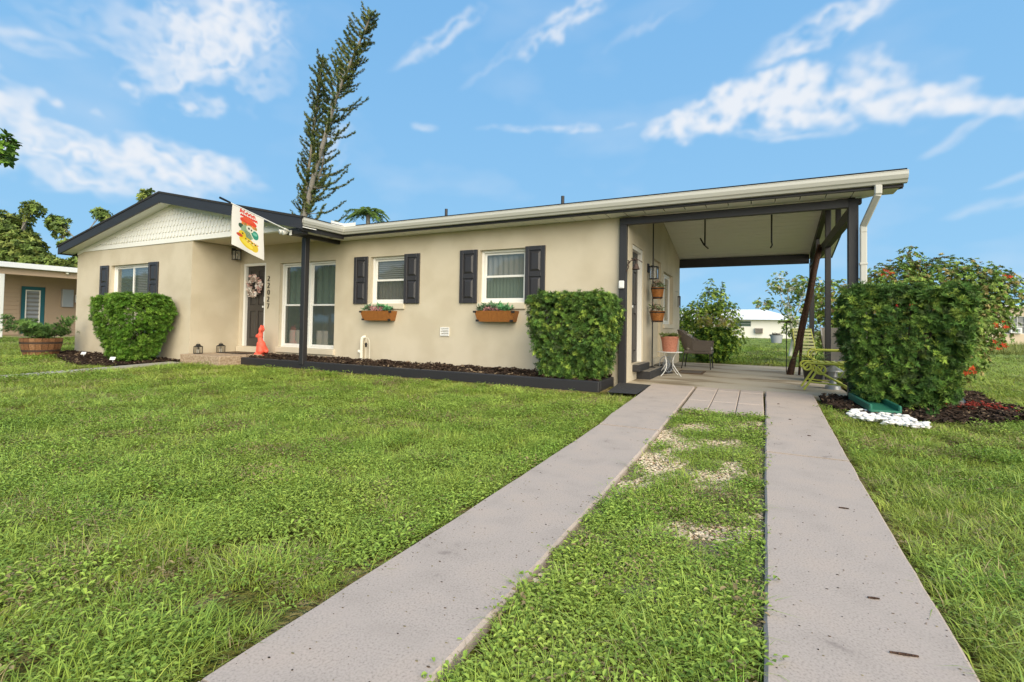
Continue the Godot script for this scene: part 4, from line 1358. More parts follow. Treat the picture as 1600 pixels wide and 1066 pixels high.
# ---------------------------------------------------------------- smooth solids from blended capsules
func blob(bones: Array, cell: float, blend: float) -> MB: # bones [a, b, ra, rb]
	var lo := Vector3.INF
	var hi := -Vector3.INF
	for k in bones:
		for e in 2:
			lo = lo.min(k[e] - Vector3.ONE * (k[2 + e] + cell * 2)); hi = hi.max(k[e] + Vector3.ONE * (k[2 + e] + cell * 2))
	var n := Vector3i(((hi - lo) / cell).ceil()) + Vector3i.ONE
	var D := PackedFloat32Array()
	D.resize(n.x * n.y * n.z)
	var i := 0
	for z in n.z:
		for y in n.y:
			for x in n.x:
				var p := lo + Vector3(x, y, z) * cell
				var acc := 0.0
				for k in bones:
					var ab: Vector3 = k[1] - k[0]
					var t := clampf((p - k[0]).dot(ab) / maxf(ab.length_squared(), 1e-9), 0.0, 1.0)
					acc += exp(-(p.distance_to(k[0] + ab * t) - lerpf(k[2], k[3], t)) / blend)
				D[i] = -log(maxf(acc, 1e-30)) * blend
				i += 1
	var at := {}
	var nm := {}
	var dx := 1
	var dy := n.x
	var dz := n.x * n.y
	var mb := MB.new()
	for z in n.z - 1:
		for y in n.y - 1:
			for x in n.x - 1:
				var o := x + y * dy + z * dz
				var sum := Vector3.ZERO
				var cnt := 0
				for e in [[0, 1, 0], [2, 3, 0], [4, 5, 0], [6, 7, 0], [0, 2, 1], [1, 3, 1], [4, 6, 1], [5, 7, 1], [0, 4, 2], [1, 5, 2], [2, 6, 2], [3, 7, 2]]:
					var a := D[o + (e[0] & 1) + ((e[0] >> 1) & 1) * dy + (e[0] >> 2) * dz]
					var b := D[o + (e[1] & 1) + ((e[1] >> 1) & 1) * dy + (e[1] >> 2) * dz]
					if (a < 0) != (b < 0):
						var q := Vector3(e[0] & 1, (e[0] >> 1) & 1, e[0] >> 2)
						q[e[2]] += a / (a - b)
						sum += q; cnt += 1
				if cnt:
					at[o] = lo + (Vector3(x, y, z) + sum / cnt) * cell
					nm[o] = Vector3(D[o + dx] - D[o], D[o + dy] - D[o], D[o + dz] - D[o]).normalized()
	for z in range(1, n.z - 1):
		for y in range(1, n.y - 1):
			for x in range(1, n.x - 1):
				var o := x + y * dy + z * dz
				for ax in 3:
					var st: int = [dx, dy, dz][ax]
					if (D[o] < 0) == (D[o + st] < 0): continue
					var s1: int = [dy, dz, dx][ax]
					var s2: int = [dz, dx, dy][ax]
					var q := [o - s1 - s2, o - s2, o, o - s1]
					if D[o] > 0: q.reverse()
					mb.stri(at[q[0]], nm[q[0]], at[q[1]], nm[q[1]], at[q[2]], nm[q[2]])
					mb.stri(at[q[0]], nm[q[0]], at[q[2]], nm[q[2]], at[q[3]], nm[q[3]])
	return mb

# ---------------------------------------------------------------- porch and facade things
func lantern(at: Vector3, label: String) -> void:
	var t := thing("candle_lantern", label, "lantern", at, 0.2, "lanterns on the porch step")
	t.scale = Vector3.ONE * 0.78
	var f := MB.new()
	var s := 0.075
	f.box(Vector3(0, 0.012, 0), Vector3(s * 2.3, 0.024, s * 2.3), 0.004)
	for sx in [-1, 1]:
		for sz in [-1, 1]:
			f.span(Vector3(sx * s - 0.008, 0.024, sz * s - 0.008), Vector3(sx * s + 0.008, 0.2, sz * s + 0.008))
	for k in [-0.33, 0.33]:
		for sg in [-1, 1]:
			f.span(Vector3(s * k - 0.003, 0.024, sg * s - 0.003), Vector3(s * k + 0.003, 0.2, sg * s + 0.003))
			f.span(Vector3(sg * s - 0.003, 0.024, s * k - 0.003), Vector3(sg * s + 0.003, 0.2, s * k + 0.003))
	f.box(Vector3(0, 0.206, 0), Vector3(s * 2.3, 0.012, s * 2.3))
	part("cage", f, M.black_iron, t)
	var r := MB.new()
	r.lathe([Vector2(s * 1.6, 0.212), Vector2(s * 0.75, 0.25), Vector2(s * 0.7, 0.27), Vector2(s * 0.85, 0.273), Vector2(s * 0.5, 0.285), Vector2(0, 0.287)], 4, Vector3.ZERO, PI / 4, TAU + PI / 4)
	part("lid", r, M.black_iron, t)
	var h := MB.new()
	var arc := []
	for k in 9: arc.append(Vector3(cos(PI * k / 8) * 0.03, 0.285 + sin(PI * k / 8) * 0.035, 0))
	h.tube(arc, 0.003, 5)
	part("handle", h, M.black_iron, t)
	var c := MB.new()
	c.lathe([Vector2(0.035, 0.025), Vector2(0.035, 0.12), Vector2(0.03, 0.125), Vector2(0, 0.122)], 12)
	part("candle", c, M.candle, t)

func wall_lamp(at: Vector3, turn: float, label: String) -> void:
	var t := thing("wall_lantern", label, "wall light", at, turn, "black wall lanterns of the house")
	var b := MB.new()
	b.box(Vector3(0, 0.0, 0.012), Vector3(0.11, 0.17, 0.024), 0.006)
	b.tube([Vector3(0, 0.03, 0.02), Vector3(0, 0.04, 0.10), Vector3(0, 0.03, 0.12)], 0.012, 8)
	part("bracket", b, M.black_iron, t)
	var f := MB.new()
	var s := 0.065
	for sx in [-1, 1]:
		for sz in [-1, 1]:
			f.span(Vector3(sx * s - 0.007, -0.2, 0.12 + sz * s - 0.007), Vector3(sx * s + 0.007, 0.01, 0.12 + sz * s + 0.007))
	f.box(Vector3(0, 0.018, 0.12), Vector3(0.155, 0.016, 0.155), 0.003)
	f.box(Vector3(0, -0.207, 0.12), Vector3(0.155, 0.014, 0.155), 0.003)
	part("cage", f, M.black_iron, t)
	var g := MB.new()
	for sg in [-1, 1]:
		g.span(Vector3(sg * s - 0.002, -0.199, 0.12 - s + 0.008), Vector3(sg * s + 0.002, 0.009, 0.12 + s - 0.008))
		g.span(Vector3(-s + 0.008, -0.199, 0.12 + sg * s - 0.002), Vector3(s - 0.008, 0.009, 0.12 + sg * s + 0.002))
	part("glass", g, M.lamp_glass, t)
	var l := MB.new()
	l.lathe([Vector2(0.012, -0.2), Vector2(0.012, -0.13), Vector2(0.022, -0.1), Vector2(0.02, -0.07), Vector2(0, -0.055)], 10, Vector3(0, 0, 0.12))
	part("bulb", l, M.candle, t)

func leaf_tuft(n: int, L: float, w: float, spread: float, sd: int, oval := false) -> MB:
	var r := RandomNumberGenerator.new()
	r.seed = sd
	var mb := MB.new()
	for i in n:
		var a := TAU * i / n * 2.4 + r.randf() * 0.6
		var e := r.randf_range(1.0 - spread, 1.0)
		var d := Vector3(cos(a) * spread, e, sin(a) * spread).normalized()
		mb.c = Color(1, 1, 1) * r.randf_range(0.75, 1.2)
		if oval: mb.oval(d * L * 0.1, d, Vector3.UP if absf(d.y) < 0.95 else Vector3.RIGHT, L * r.randf_range(0.7, 1.1), w, 0.15, 0.2)
		else: mb.leaf(d * L * 0.08, d, Vector3.UP if absf(d.y) < 0.95 else Vector3.RIGHT, L * r.randf_range(0.7, 1.15), w, 0.25, 0.12)
	return mb

func flower_box(at: Vector3, label: String) -> void:
	var t := thing("flower_box", label, "flower box", at, 0, "cedar flower boxes under the windows")
	# a cedar trough that narrows to the foot: front, back, ends, floor
	var W := 0.40
	var F := MB.new()
	var p := func(sx, top, z): return Vector3(sx * (W if top else W - 0.055), 0.2 if top else 0.0, z)
	for zz in [[0.20, 0.16, 0.185, 0.145], [0.015, 0.015, 0.0, 0.0]]: # z outer top, outer bottom, inner top, inner bottom
		var q := [p.call(-1, false, zz[1]), p.call(1, false, zz[1]), p.call(1, true, zz[0]), p.call(-1, true, zz[0])]
		var i := [p.call(-1, false, zz[3]), p.call(1, false, zz[3]), p.call(1, true, zz[2]), p.call(-1, true, zz[2])]
		var B := MB.new()
		B.quad(q[0], q[1], q[2], q[3]); B.quad(i[3], i[2], i[1], i[0])
		B.quad(q[3], q[2], i[2], i[3]); B.quad(i[0], i[1], q[1], q[0]); B.quad(q[1], i[1], i[2], q[2]); B.quad(i[0], q[0], q[3], i[3])
		part("side_board", B, M.cedar, t)
	for sx in [-1.0, 1.0]:
		var E := MB.new()
		var o := [Vector3(sx * (W - 0.055), 0, 0.001), Vector3(sx * (W - 0.055), 0, 0.159), Vector3(sx * W, 0.2, 0.199), Vector3(sx * W, 0.2, 0.001)]
		var n := []
		for v in o: n.append(v + Vector3(sx * 0.016, 0, 0))
		E.quad(n[0], n[1], n[2], n[3]); E.quad(o[3], o[2], o[1], o[0])
		for k in 4: E.quad(o[k], o[(k + 1) % 4], n[(k + 1) % 4], n[k])
		part("end_board", E, M.cedar, t)
		for yy in [0.02, 0.18]:
			var br := MB.new()
			var xx: float = sx * lerpf(W - 0.055, W, yy / 0.2)
			var zf := lerpf(0.16, 0.2, yy / 0.2)
			br.span(Vector3(xx - 0.045, yy - 0.018, zf - 0.012), Vector3(xx + 0.02, yy + 0.018, zf + 0.006))
			part("corner_bracket", br, M.black_iron, t)
	F.span(Vector3(-W + 0.05, 0.14, 0.016), Vector3(W - 0.05, 0.15, 0.17))
	part("soil", F, M.mulch, t)
	var xf := []
	var cols := []
	for k in 46:
		var x := rng.randf_range(-0.36, 0.30)
		var y := 0.19 + 0.12 * (1.0 - pow(absf(x + 0.02) / 0.42, 2)) * rng.randf()
		var z := rng.randf_range(0.04, 0.19)
		var fl := x > -0.26 and x < 0.1 and y < 0.27 and z > 0.09
		xf.append(Transform3D(Basis.from_euler(Vector3(rng.randf_range(-0.3, 0.9), rng.randf() * TAU, rng.randf_range(-0.7, 0.7))).scaled(Vector3.ONE * rng.randf_range(0.7, 1.2) * (0.75 if fl else 1.0)), Vector3(x, y, z)))
		cols.append(Color(0.62, 0.32, 0.33) * rng.randf_range(0.8, 1.2) if fl else (Color(0.10, 0.28, 0.12) * rng.randf_range(0.6, 1.3) if x > 0.02 else Color(0.13, 0.22, 0.12) * rng.randf_range(0.6, 1.3)))
	many("flowers_and_leaves", leaf_tuft(9, 0.085, 0.028, 0.8, 5).mesh(M.leaf), xf, cols, t)

func flag_print() -> ImageTexture:
	var W := 240
	var H := 300
	var im := Image.create(W, H, false, Image.FORMAT_RGB8)
	im.fill(Color(0.93, 0.92, 0.90))
	var ell := func(cx, cy, rx, ry, c, rot := 0.0):
		for y in range(maxi(0, int(cy - rx - ry)), mini(H, int(cy + rx + ry))):
			for x in range(maxi(0, int(cx - rx - ry)), mini(W, int(cx + rx + ry))):
				var q := Vector2(x - cx, y - cy).rotated(-rot)
				if (q.x / rx) ** 2 + (q.y / ry) ** 2 <= 1.0: im.set_pixel(x, y, c)
	var stroke := func(pts, w, c):
		for i in pts.size() - 1:
			var n := int(pts[i].distance_to(pts[i + 1])) + 1
			for k in n + 1:
				var p: Vector2 = pts[i].lerp(pts[i + 1], float(k) / n)
				ell.call(p.x, p.y, w, w, c)
	var red := Color(0.86, 0.22, 0.16)
	# two lines of slanting red brush script
	stroke.call([Vector2(66, 44), Vector2(70, 20), Vector2(74, 40), Vector2(84, 38)], 3.0, red)
	stroke.call([Vector2(66, 31), Vector2(90, 31)], 2.6, red)
	stroke.call([Vector2(90, 44), Vector2(92, 16)], 3.2, red)
	for k in 6: stroke.call([Vector2(100 + k * 11, 42 - (k % 2) * 12), Vector2(106 + k * 11, 34), Vector2(109 + k * 11, 44)], 3.4, red)
	for k in 10: stroke.call([Vector2(70 + k * 11, 62), Vector2(76 + k * 11, 53), Vector2(79 + k * 11, 64)], 3.6, red)
	# sun hat
	ell.call(122, 86, 54, 22, Color(0.88, 0.28, 0.17))
	ell.call(120, 72, 34, 16, Color(0.90, 0.36, 0.22))
	for k in 9: ell.call(84 + k * 11, 106, 7, 10, Color(0.93, 0.55, 0.25).lerp(Color(0.55, 0.5, 0.25), (k % 3) * 0.4))
	# beach scene: grey-green figure with a drink, teal float, yellow duck
	ell.call(76, 128, 18, 16, Color(0.22, 0.34, 0.26))
	ell.call(118, 150, 44, 40, Color(0.58, 0.68, 0.55))
	ell.call(166, 148, 22, 26, Color(0.16, 0.55, 0.47))
	ell.call(166, 142, 14, 9, Color(0.45, 0.75, 0.66))
	ell.call(132, 124, 24, 20, Color(0.90, 0.90, 0.82))
	ell.call(127, 122, 6, 7, Color(0.15, 0.16, 0.13)); ell.call(143, 126, 5, 6, Color(0.15, 0.16, 0.13))
	for k in 5: stroke.call([Vector2(98 + k * 2, 148 + k * 9), Vector2(140, 150 + k * 9)], 1.6, Color(0.32, 0.38, 0.30))
	stroke.call([Vector2(136, 146), Vector2(172, 196)], 2.4, Color(0.95, 0.95, 0.88))
	ell.call(82, 178, 24, 22, Color(0.90, 0.78, 0.16))
	ell.call(118, 218, 58, 32, Color(0.93, 0.80, 0.13), 0.18)
	ell.call(158, 226, 26, 28, Color(0.88, 0.76, 0.20))
	ell.call(112, 224, 40, 14, Color(0.97, 0.88, 0.32), 0.3)
	ell.call(64, 190, 20, 11, Color(0.80, 0.30, 0.16))
	ell.call(84, 172, 5, 5, Color(0.12, 0.11, 0.08))
	for k in 12: ell.call(104 + k * 7.0, 196 + (k * 7) % 17, 5, 4, [Color(0.18, 0.20, 0.14), Color(0.90, 0.85, 0.70), Color(0.85, 0.5, 0.3)][k % 3])
	return ImageTexture.create_from_image(im)

func porch_things() -> void:
	lantern(Vector3(-11.52, 0.126, -6.84), "small black candle lantern at the outer corner of the porch step")
	lantern(Vector3(-11.50, 0.126, -7.36), "small black candle lantern near the front doormat")
	var dm := thing("doormat", "brown doormat on the porch step before the front door", "doormat", Vector3(-11.08, 0.126, -7.55))
	var b := MB.new()
	b.box(Vector3(0, 0.009, 0), Vector3(0.78, 0.018, 0.46), 0.006)
	part("pile", b, M.mat_brown, dm)
	b = MB.new()
	rect_frame(b, -0.40, -0.24, 0.40, 0.24, 0.012, 0.0, 0.02, 0.0)
	for i in b.v.size():
		b.v[i] = Vector3(b.v[i].x, b.v[i].z, -b.v[i].y); b.n[i] = Vector3(b.n[i].x, b.n[i].z, -b.n[i].y)
	part("border", b, M.black_plastic, dm)
	# coral rabbit, sitting upright, facing the garden path
	var rb := thing("rabbit_statue", "coral pink sitting rabbit statue with tall ears beside the front door", "statue", Vector3(-10.40, 0.10, -7.62), 0.25)
	var V := func(x, y, z): return Vector3(x, y, z)
	var bones := [
		[V.call(0.03, 0.12, 0.0), V.call(0.015, 0.25, 0.0), 0.092, 0.080], [V.call(0.0, 0.25, 0.0), V.call(-0.03, 0.37, 0.0), 0.076, 0.05], [V.call(-0.03, 0.37, 0), V.call(-0.045, 0.43, 0), 0.044, 0.044],
		[V.call(-0.045, 0.46, 0), V.call(-0.095, 0.45, 0), 0.064, 0.044], [V.call(-0.11, 0.445, 0.0), V.call(-0.13, 0.44, 0.0), 0.034, 0.026],
		[V.call(0.05, 0.10, 0.075), V.call(0.03, 0.17, 0.07), 0.072, 0.06], [V.call(0.05, 0.10, -0.075), V.call(0.03, 0.17, -0.07), 0.072, 0.06],
		[V.call(0.04, 0.03, 0.085), V.call(-0.09, 0.028, 0.085), 0.034, 0.026], [V.call(0.04, 0.03, -0.085), V.call(-0.09, 0.028, -0.085), 0.034, 0.026],
		[V.call(-0.045, 0.27, 0.045), V.call(-0.085, 0.05, 0.04), 0.034, 0.024], [V.call(-0.045, 0.27, -0.045), V.call(-0.085, 0.05, -0.04), 0.034, 0.024],
		[V.call(-0.085, 0.03, 0.04), V.call(-0.12, 0.025, 0.04), 0.026, 0.022], [V.call(-0.085, 0.03, -0.04), V.call(-0.12, 0.025, -0.04), 0.026, 0.022],
		[V.call(0.145, 0.09, 0.0), V.call(0.155, 0.10, 0.0), 0.038, 0.036],
		[V.call(-0.03, 0.49, 0.026), V.call(-0.005, 0.60, 0.034), 0.022, 0.034], [V.call(-0.005, 0.60, 0.034), V.call(0.005, 0.695, 0.03), 0.034, 0.016],
		[V.call(-0.03, 0.49, -0.026), V.call(0.0, 0.60, -0.034), 0.022, 0.034], [V.call(0.0, 0.60, -0.034), V.call(0.012, 0.69, -0.03), 0.034, 0.016]]
	part("body", blob(bones, 0.011, 0.011), M.coral_paint, rb)
	b = MB.new()
	b.lathe([Vector2(0.135, 0), Vector2(0.135, 0.015), Vector2(0.12, 0.022), Vector2(0, 0.022)], 20)
	part("plinth", b, M.coral_paint, rb)
	for s in [-1.0, 1.0]:
		b = MB.new()
		b.lathe([Vector2(0, -0.010), Vector2(0.009, -0.005), Vector2(0.010, 0.004), Vector2(0, 0.010)], 8, Vector3(-0.085, 0.478, s * 0.052))
		part("eye", b, M.coral_paint, rb)
	# wreath on the front door
	var wr := thing("flower_wreath", "round wreath of pale pink and white flowers on the front door", "wreath", Vector3(-11.20, 1.77, ZF - 0.09 + 0.06))
	b = MB.new()
	var ring := []
	for k in 25: ring.append(Vector3(cos(TAU * k / 24) * 0.2, sin(TAU * k / 24) * 0.2, 0))
	b.tube(ring, 0.03, 6, false)
	part("vine_ring", b, M.bark, wr)
	var fx := []
	var fc := []
	for k in 120:
		var a := rng.randf() * TAU
		var r := rng.randf_range(0.12, 0.28)
		fx.append(Transform3D(Basis.from_euler(Vector3(PI / 2 + rng.randf_range(-0.6, 0.6), rng.randf_range(-0.6, 0.6), rng.randf() * TAU)).scaled(Vector3.ONE * rng.randf_range(0.6, 1.1)), Vector3(cos(a) * r, sin(a) * r, rng.randf_range(0.0, 0.05))))
		fc.append([Color(0.72, 0.62, 0.56), Color(0.66, 0.42, 0.38), Color(0.78, 0.74, 0.68), Color(0.42, 0.34, 0.28)][rng.randi() % 4] * rng.randf_range(0.85, 1.1))
	many("blossoms", leaf_tuft(9, 0.05, 0.04, 0.95, 9, true).mesh(M.petal), fx, fc, wr)
	wall_lamp(Vector3(-11.709, 2.62, -7.74), PI / 2, "black caged wall lantern on the porch side wall behind the flag")
	# flag on its pole, set out from the porch beam
	var fg := thing("garden_flag", "white flag with yellow duck print hanging from angled pole at porch", "flag", Vector3(-8.16, 2.66, -6.50))
	var a0 := Vector3(0.0, 0.0, 0.0)
	var a1 := Vector3(-0.06, 0.335, 1.34)
	b = MB.new()
	b.tube([a0, a1 * 0.86], 0.011, 8)
	part("pole", b, M.white_metal, fg)
	b = MB.new()
	b.tube([a1 * 0.86, a1 * 0.87, a1, a1 * 1.005], [0.012, 0.018, 0.02, 0.012], 8)
	part("pole_grip", b, M.black_plastic, fg)
	b = MB.new()
	b.tube([a0 - a1.normalized() * 0.04, a0 + a1.normalized() * 0.1], 0.02, 8)
	b.box(a0 - Vector3(0, 0.03, 0.04), Vector3(0.06, 0.1, 0.02), 0.004)
	part("pole_holder", b, M.white_metal, fg)
	var cl := MB.new()
	var NU := 14
	var NV := 12
	var cp := func(u, v):
		var q: Vector3 = (a1 * lerpf(0.835, 0.395, u)) + Vector3(0, 0, 0)
		return q + Vector3(0.012 * sin(u * 7.0 + 0.6) * (0.3 + v) + 0.02 * v * sin(u * 3.0), -0.012 - v * (0.70 + 0.06 * u), 0.008 * sin(v * 5.0) + 0.02 * v * (0.5 - u))
	for side in [0.0035, -0.0035]:
		for i in NU:
			for j in NV:
				var c4 := []
				for d in [[0, 0], [1, 0], [1, 1], [0, 1]]:
					var u := float(i + d[0]) / NU
					var v := float(j + d[1]) / NV
					var P: Vector3 = cp.call(u, v)
					var nn: Vector3 = (cp.call(u + 0.01, v) - P).cross(cp.call(u, v + 0.01) - P).normalized()
					if nn.x < 0: nn = -nn
					c4.append([P + nn * side, nn * signf(side), Vector2((u - 0.5) / 1.18 + 0.5, (v - 0.46) / 1.18 + 0.46)])
				for q in [[0, 1, 2], [0, 2, 3]]:
					for w in ([q[0], q[1], q[2]] if side > 0 else [q[0], q[2], q[1]]): cl.vert(c4[w][0], c4[w][1], c4[w][2])
	var fm := mat("flag_cloth", 0.74, 0.73, 0.70, 0.9)
	fm.albedo_texture = flag_print()
	fm.backlight = Color(0.25, 0.25, 0.25)
	part("cloth", cl, fm, fg)
	flower_box(Vector3(-7.06, 0.95, ZF + 0.001), "cedar flower box under the window with blinds")
	flower_box(Vector3(-4.27, 0.955, ZF + 0.001), "cedar flower box under the window beside the square bush")
	# thin wire trellis with a small lantern beside the pipe
	var tr := thing("garden_trellis", "thin cream wire trellis stake beside the white wall pipe", "trellis", Vector3(-7.38, 0.05, ZF + 0.10))
	b = MB.new()
	var arch := [Vector3(-0.1, 0, 0)]
	for k in 9: arch.append(Vector3(-cos(PI * k / 8) * 0.1, 0.42 + sin(PI * k / 8) * 0.12, 0))
	arch.append(Vector3(0.1, 0, 0))
	b.tube(arch, 0.005, 5)
	b.tube([Vector3(0, 0, 0), Vector3(0, 0.54, 0)], 0.004, 5)
	part("arch", b, M.pipe_white, tr)
	b = MB.new()
	b.lathe([Vector2(0.0, 0.33), Vector2(0.022, 0.345), Vector2(0.026, 0.40), Vector2(0.03, 0.41), Vector2(0, 0.44)], 6)
	part("little_lantern", b, M.black_iron, tr)
	# marker cards and stepping stones in the beds
	for k in 2:
		var mk := thing("plant_marker", ["small white plant marker at the foot of the hedge by the path", "small white plant marker lying in the mulch near the barrel"][k], "marker", [Vector3(-12.3, 0.0, -5.52), Vector3(-14.6, 0.0, -5.95)][k], 0.4)
		b = MB.new()
		b.box(Vector3(0, 0.05, 0), Vector3(0.12, 0.07, 0.01), 0.002, Basis(Vector3.RIGHT, -0.5))
		part("card", b, M.white_metal, mk)
		b = MB.new()
		b.span(Vector3(-0.006, -0.02, -0.012), Vector3(0.006, 0.03, -0.006))
		part("stake", b, M.white_metal, mk)
	# twigs and leaves dropped on the strips
	var tw := [[0.22, -6.9, 0.03], [0.30, -6.0, 0.025], [0.44, -3.4, 0.05], [0.42, -2.0, 0.08], [0.40, -2.35, 0.04], [0.42, -5.3, 0.03]]
	for k in tw.size():
		var q: Array = tw[k]
		var t := thing("fallen_twig", "small dark twig lying on the concrete strip beside the grass lawn", "twig", Vector3(q[0], gy(q[1]) + 0.026, q[1]), -0.5 + rng.randf() * 1.2, "twigs on the driveway")
		b = MB.new()
		b.tube([Vector3(-q[2] / 2, 0, 0), Vector3(0, 0.001, 0.002), Vector3(q[2] / 2, 0, 0)], [0.003, 0.0045, 0.003], 5)
		part("stem", b, M.log_wood, t)

# ---------------------------------------------------------------- carport things
func carport_things() -> void:
	var b: MB
	# tension pole with two cedar baskets
	var po := thing("plant_pole", "slim black floor-to-ceiling pole beside the carport door", "pole", Vector3(-1.78, 0, -9.40))
	b = MB.new()
	b.tube([Vector3(0, 0.15, 0), Vector3(0, 2.98, 0)], 0.012, 8)
	part("shaft", b, M.black_iron, po)
	b = MB.new()
	b.lathe([Vector2(0.06, 0.148), Vector2(0.06, 0.158), Vector2(0.02, 0.175), Vector2(0, 0.175)], 12)
	part("foot", b, M.black_iron, po)
	for k in 2:
		var bs := thing("hanging_basket", ["cedar basket planter at the top of the slim pole", "cedar basket planter below the other on the slim pole"][k], "basket", Vector3(-1.70, [1.44, 1.0][k], -9.42), 0.3 + k * 0.2)
		bs.scale = Vector3.ONE * 1.3
		b = MB.new()
		b.lathe([Vector2(0.085, 0), Vector2(0.12, 0.16), Vector2(0.108, 0.16), Vector2(0.08, 0.02), Vector2(0, 0.02)], 4, Vector3.ZERO, PI / 4, TAU + PI / 4)
		part("trough", b, M.cedar, bs)
		for y in [0.012, 0.14]:
			b = MB.new()
			var r: float = lerpf(0.0875, 0.1225, y / 0.16)
			b.lathe([Vector2(r, y - 0.008), Vector2(r + 0.003, y + 0.01), Vector2(r - 0.02, y + 0.01)], 4, Vector3.ZERO, PI / 4, TAU + PI / 4)
			part("band", b, M.black_iron, bs)
		b = MB.new()
		var arc := []
		for j in 9: arc.append(Vector3(cos(PI * j / 8) * 0.08, 0.16 + sin(PI * j / 8) * 0.10, 0))
		b.tube(arc, 0.005, 5)
		part("handle", b, M.bark, bs)
		var xf := []
		var cc := []
		for j in 14:
			xf.append(Transform3D(Basis.from_euler(Vector3(rng.randf_range(-0.9, 0.9), rng.randf() * TAU, rng.randf_range(-0.9, 0.9))).scaled(Vector3.ONE * rng.randf_range(0.6, 1.1)), Vector3(rng.randf_range(-0.06, 0.06), 0.16 + rng.randf() * 0.05, rng.randf_range(-0.06, 0.06))))
			cc.append(Color(0.14, 0.20, 0.08).lerp(Color(0.45, 0.30, 0.24), float(rng.randf() < 0.25)) * rng.randf_range(0.6, 1.2))
		many("greenery", leaf_tuft(6, 0.09, 0.016, 0.8, 15).mesh(M.leaf), xf, cc, bs)
	wall_lamp(Vector3(XS + 0.001, 2.03, -9.50), PI / 2, "black caged wall lantern between the carport door and window")
	# wind chime
	var wc := thing("wind_chime", "small dark wind chime hanging at the carport window", "wind chime", Vector3(-1.80, 1.30, -12.95))
	b = MB.new()
	b.tube([Vector3(0, 0.40, 0), Vector3(0, 0.5, 0), Vector3(-0.09, 0.52, 0)], 0.003, 5)
	part("hanger", b, M.black_iron, wc)
	b = MB.new()
	b.lathe([Vector2(0.04, 0.38), Vector2(0.045, 0.39), Vector2(0.01, 0.41), Vector2(0, 0.41)], 10)
	part("cap", b, M.hoop_iron, wc)
	for k in 5:
		b = MB.new()
		var q := Vector3(cos(TAU * k / 5) * 0.03, 0, sin(TAU * k / 5) * 0.03)
		b.tube([q + Vector3(0, 0.08 + k * 0.02, 0), q + Vector3(0, 0.38, 0)], 0.008, 6)
		part("chime_tube", b, M.hoop_iron, wc)
	# bell on a scrolled bracket
	var be := thing("porch_bell", "grey iron bell on a leafy scroll bracket at the carport post", "bell", Vector3(-1.90, 1.88, ZF + 0.10))
	b = MB.new()
	var sc := []
	for k in 13: sc.append(Vector3(0.02 + k * 0.019, 0.05 + sin(k * 0.262) * 0.055, 0.0))
	b.tube(sc, 0.007, 6)
	var s2 := []
	for k in 10: s2.append(Vector3(0.012 + sin(k * 0.5) * 0.028 * (1.0 - k * 0.06), 0.03 - k * 0.014, 0))
	b.tube(s2, 0.006, 6)
	part("bracket", b, M.hoop_iron, be)
	for k in 12:
		b = MB.new()
		var p: Vector3 = sc[k] if k < 9 else s2[(k - 9) * 3]
		var d := Vector3(cos(k * 2.1), sin(k * 2.1), 0.3).normalized()
		b.oval(p, d, Vector3.BACK, 0.04, 0.02)
		part("iron_leaf", b, M.hoop_iron, be)
	b = MB.new()
	b.lathe([Vector2(0.056, -0.062), Vector2(0.06, -0.055), Vector2(0.046, -0.03), Vector2(0.036, 0.015), Vector2(0.02, 0.032), Vector2(0.006, 0.036), Vector2(0.006, 0.06), Vector2(0, 0.06)], 16, Vector3(0.15, 0, 0))
	part("bell_cup", b, M.hoop_iron, be)
	# white wire table with a terracotta pot
	var tb := thing("wire_table", "round white metal side table with scrolled legs under the pot", "table", Vector3(-1.50, 0, -9.62))
	b = MB.new()
	b.lathe([Vector2(0, 0.435), Vector2(0.225, 0.435), Vector2(0.232, 0.442), Vector2(0.225, 0.45), Vector2(0, 0.45)], 28)
	part("table_top", b, M.white_metal, tb)
	for k in 4:
		b = MB.new()
		var a := TAU * k / 4 + 0.5
		var d := Vector3(cos(a), 0, sin(a))
		var pts := []
		for j in 13:
			var f := j / 12.0
			pts.append(d * (0.16 - 0.10 * sin(f * PI) + 0.10 * f * f) + Vector3(0, 0.434 * (1.0 - f), 0) + d.cross(Vector3.UP) * 0.02 * sin(f * 6.0))
		b.tube(pts, 0.008, 6)
		part("leg", b, M.white_metal, tb)
	var pt := thing("terracotta_pot", "terracotta pot with low succulents on the white side table", "plant pot", Vector3(-1.50, 0.4505, -9.62))
	b = MB.new()
	b.lathe([Vector2(0, 0), Vector2(0.125, 0.0), Vector2(0.155, 0.24), Vector2(0.165, 0.24), Vector2(0.17, 0.285), Vector2(0.155, 0.287), Vector2(0.145, 0.25), Vector2(0, 0.25)], 28)
	part("pot", b, M.terracotta, pt)
	var xf := []
	var cc := []
	for j in 34:
		var a := rng.randf() * TAU
		var r := 0.17 * sqrt(rng.randf())
		xf.append(Transform3D(Basis.from_euler(Vector3(rng.randf_range(-0.5, 0.5), rng.randf() * TAU, rng.randf_range(-0.5, 0.5))).scaled(Vector3.ONE * rng.randf_range(0.7, 1.1)), Vector3(cos(a) * r, 0.27 + rng.randf() * 0.04, sin(a) * r)))
		cc.append(Color(0.16, 0.20, 0.06) * rng.randf_range(0.6, 1.3))
	many("succulents", leaf_tuft(8, 0.07, 0.03, 0.85, 16).mesh(M.leaf), xf, cc, pt)
	# grey round fan on the floor behind the table
	var fn := thing("floor_fan", "grey round floor fan standing behind the white side table", "fan", Vector3(-1.62, 0, -10.0), 1.1)
	b = MB.new()
	var rg := []
	for k in 25: rg.append(Vector3(cos(TAU * k / 24) * 0.15, 0.18 + sin(TAU * k / 24) * 0.15, 0.0))
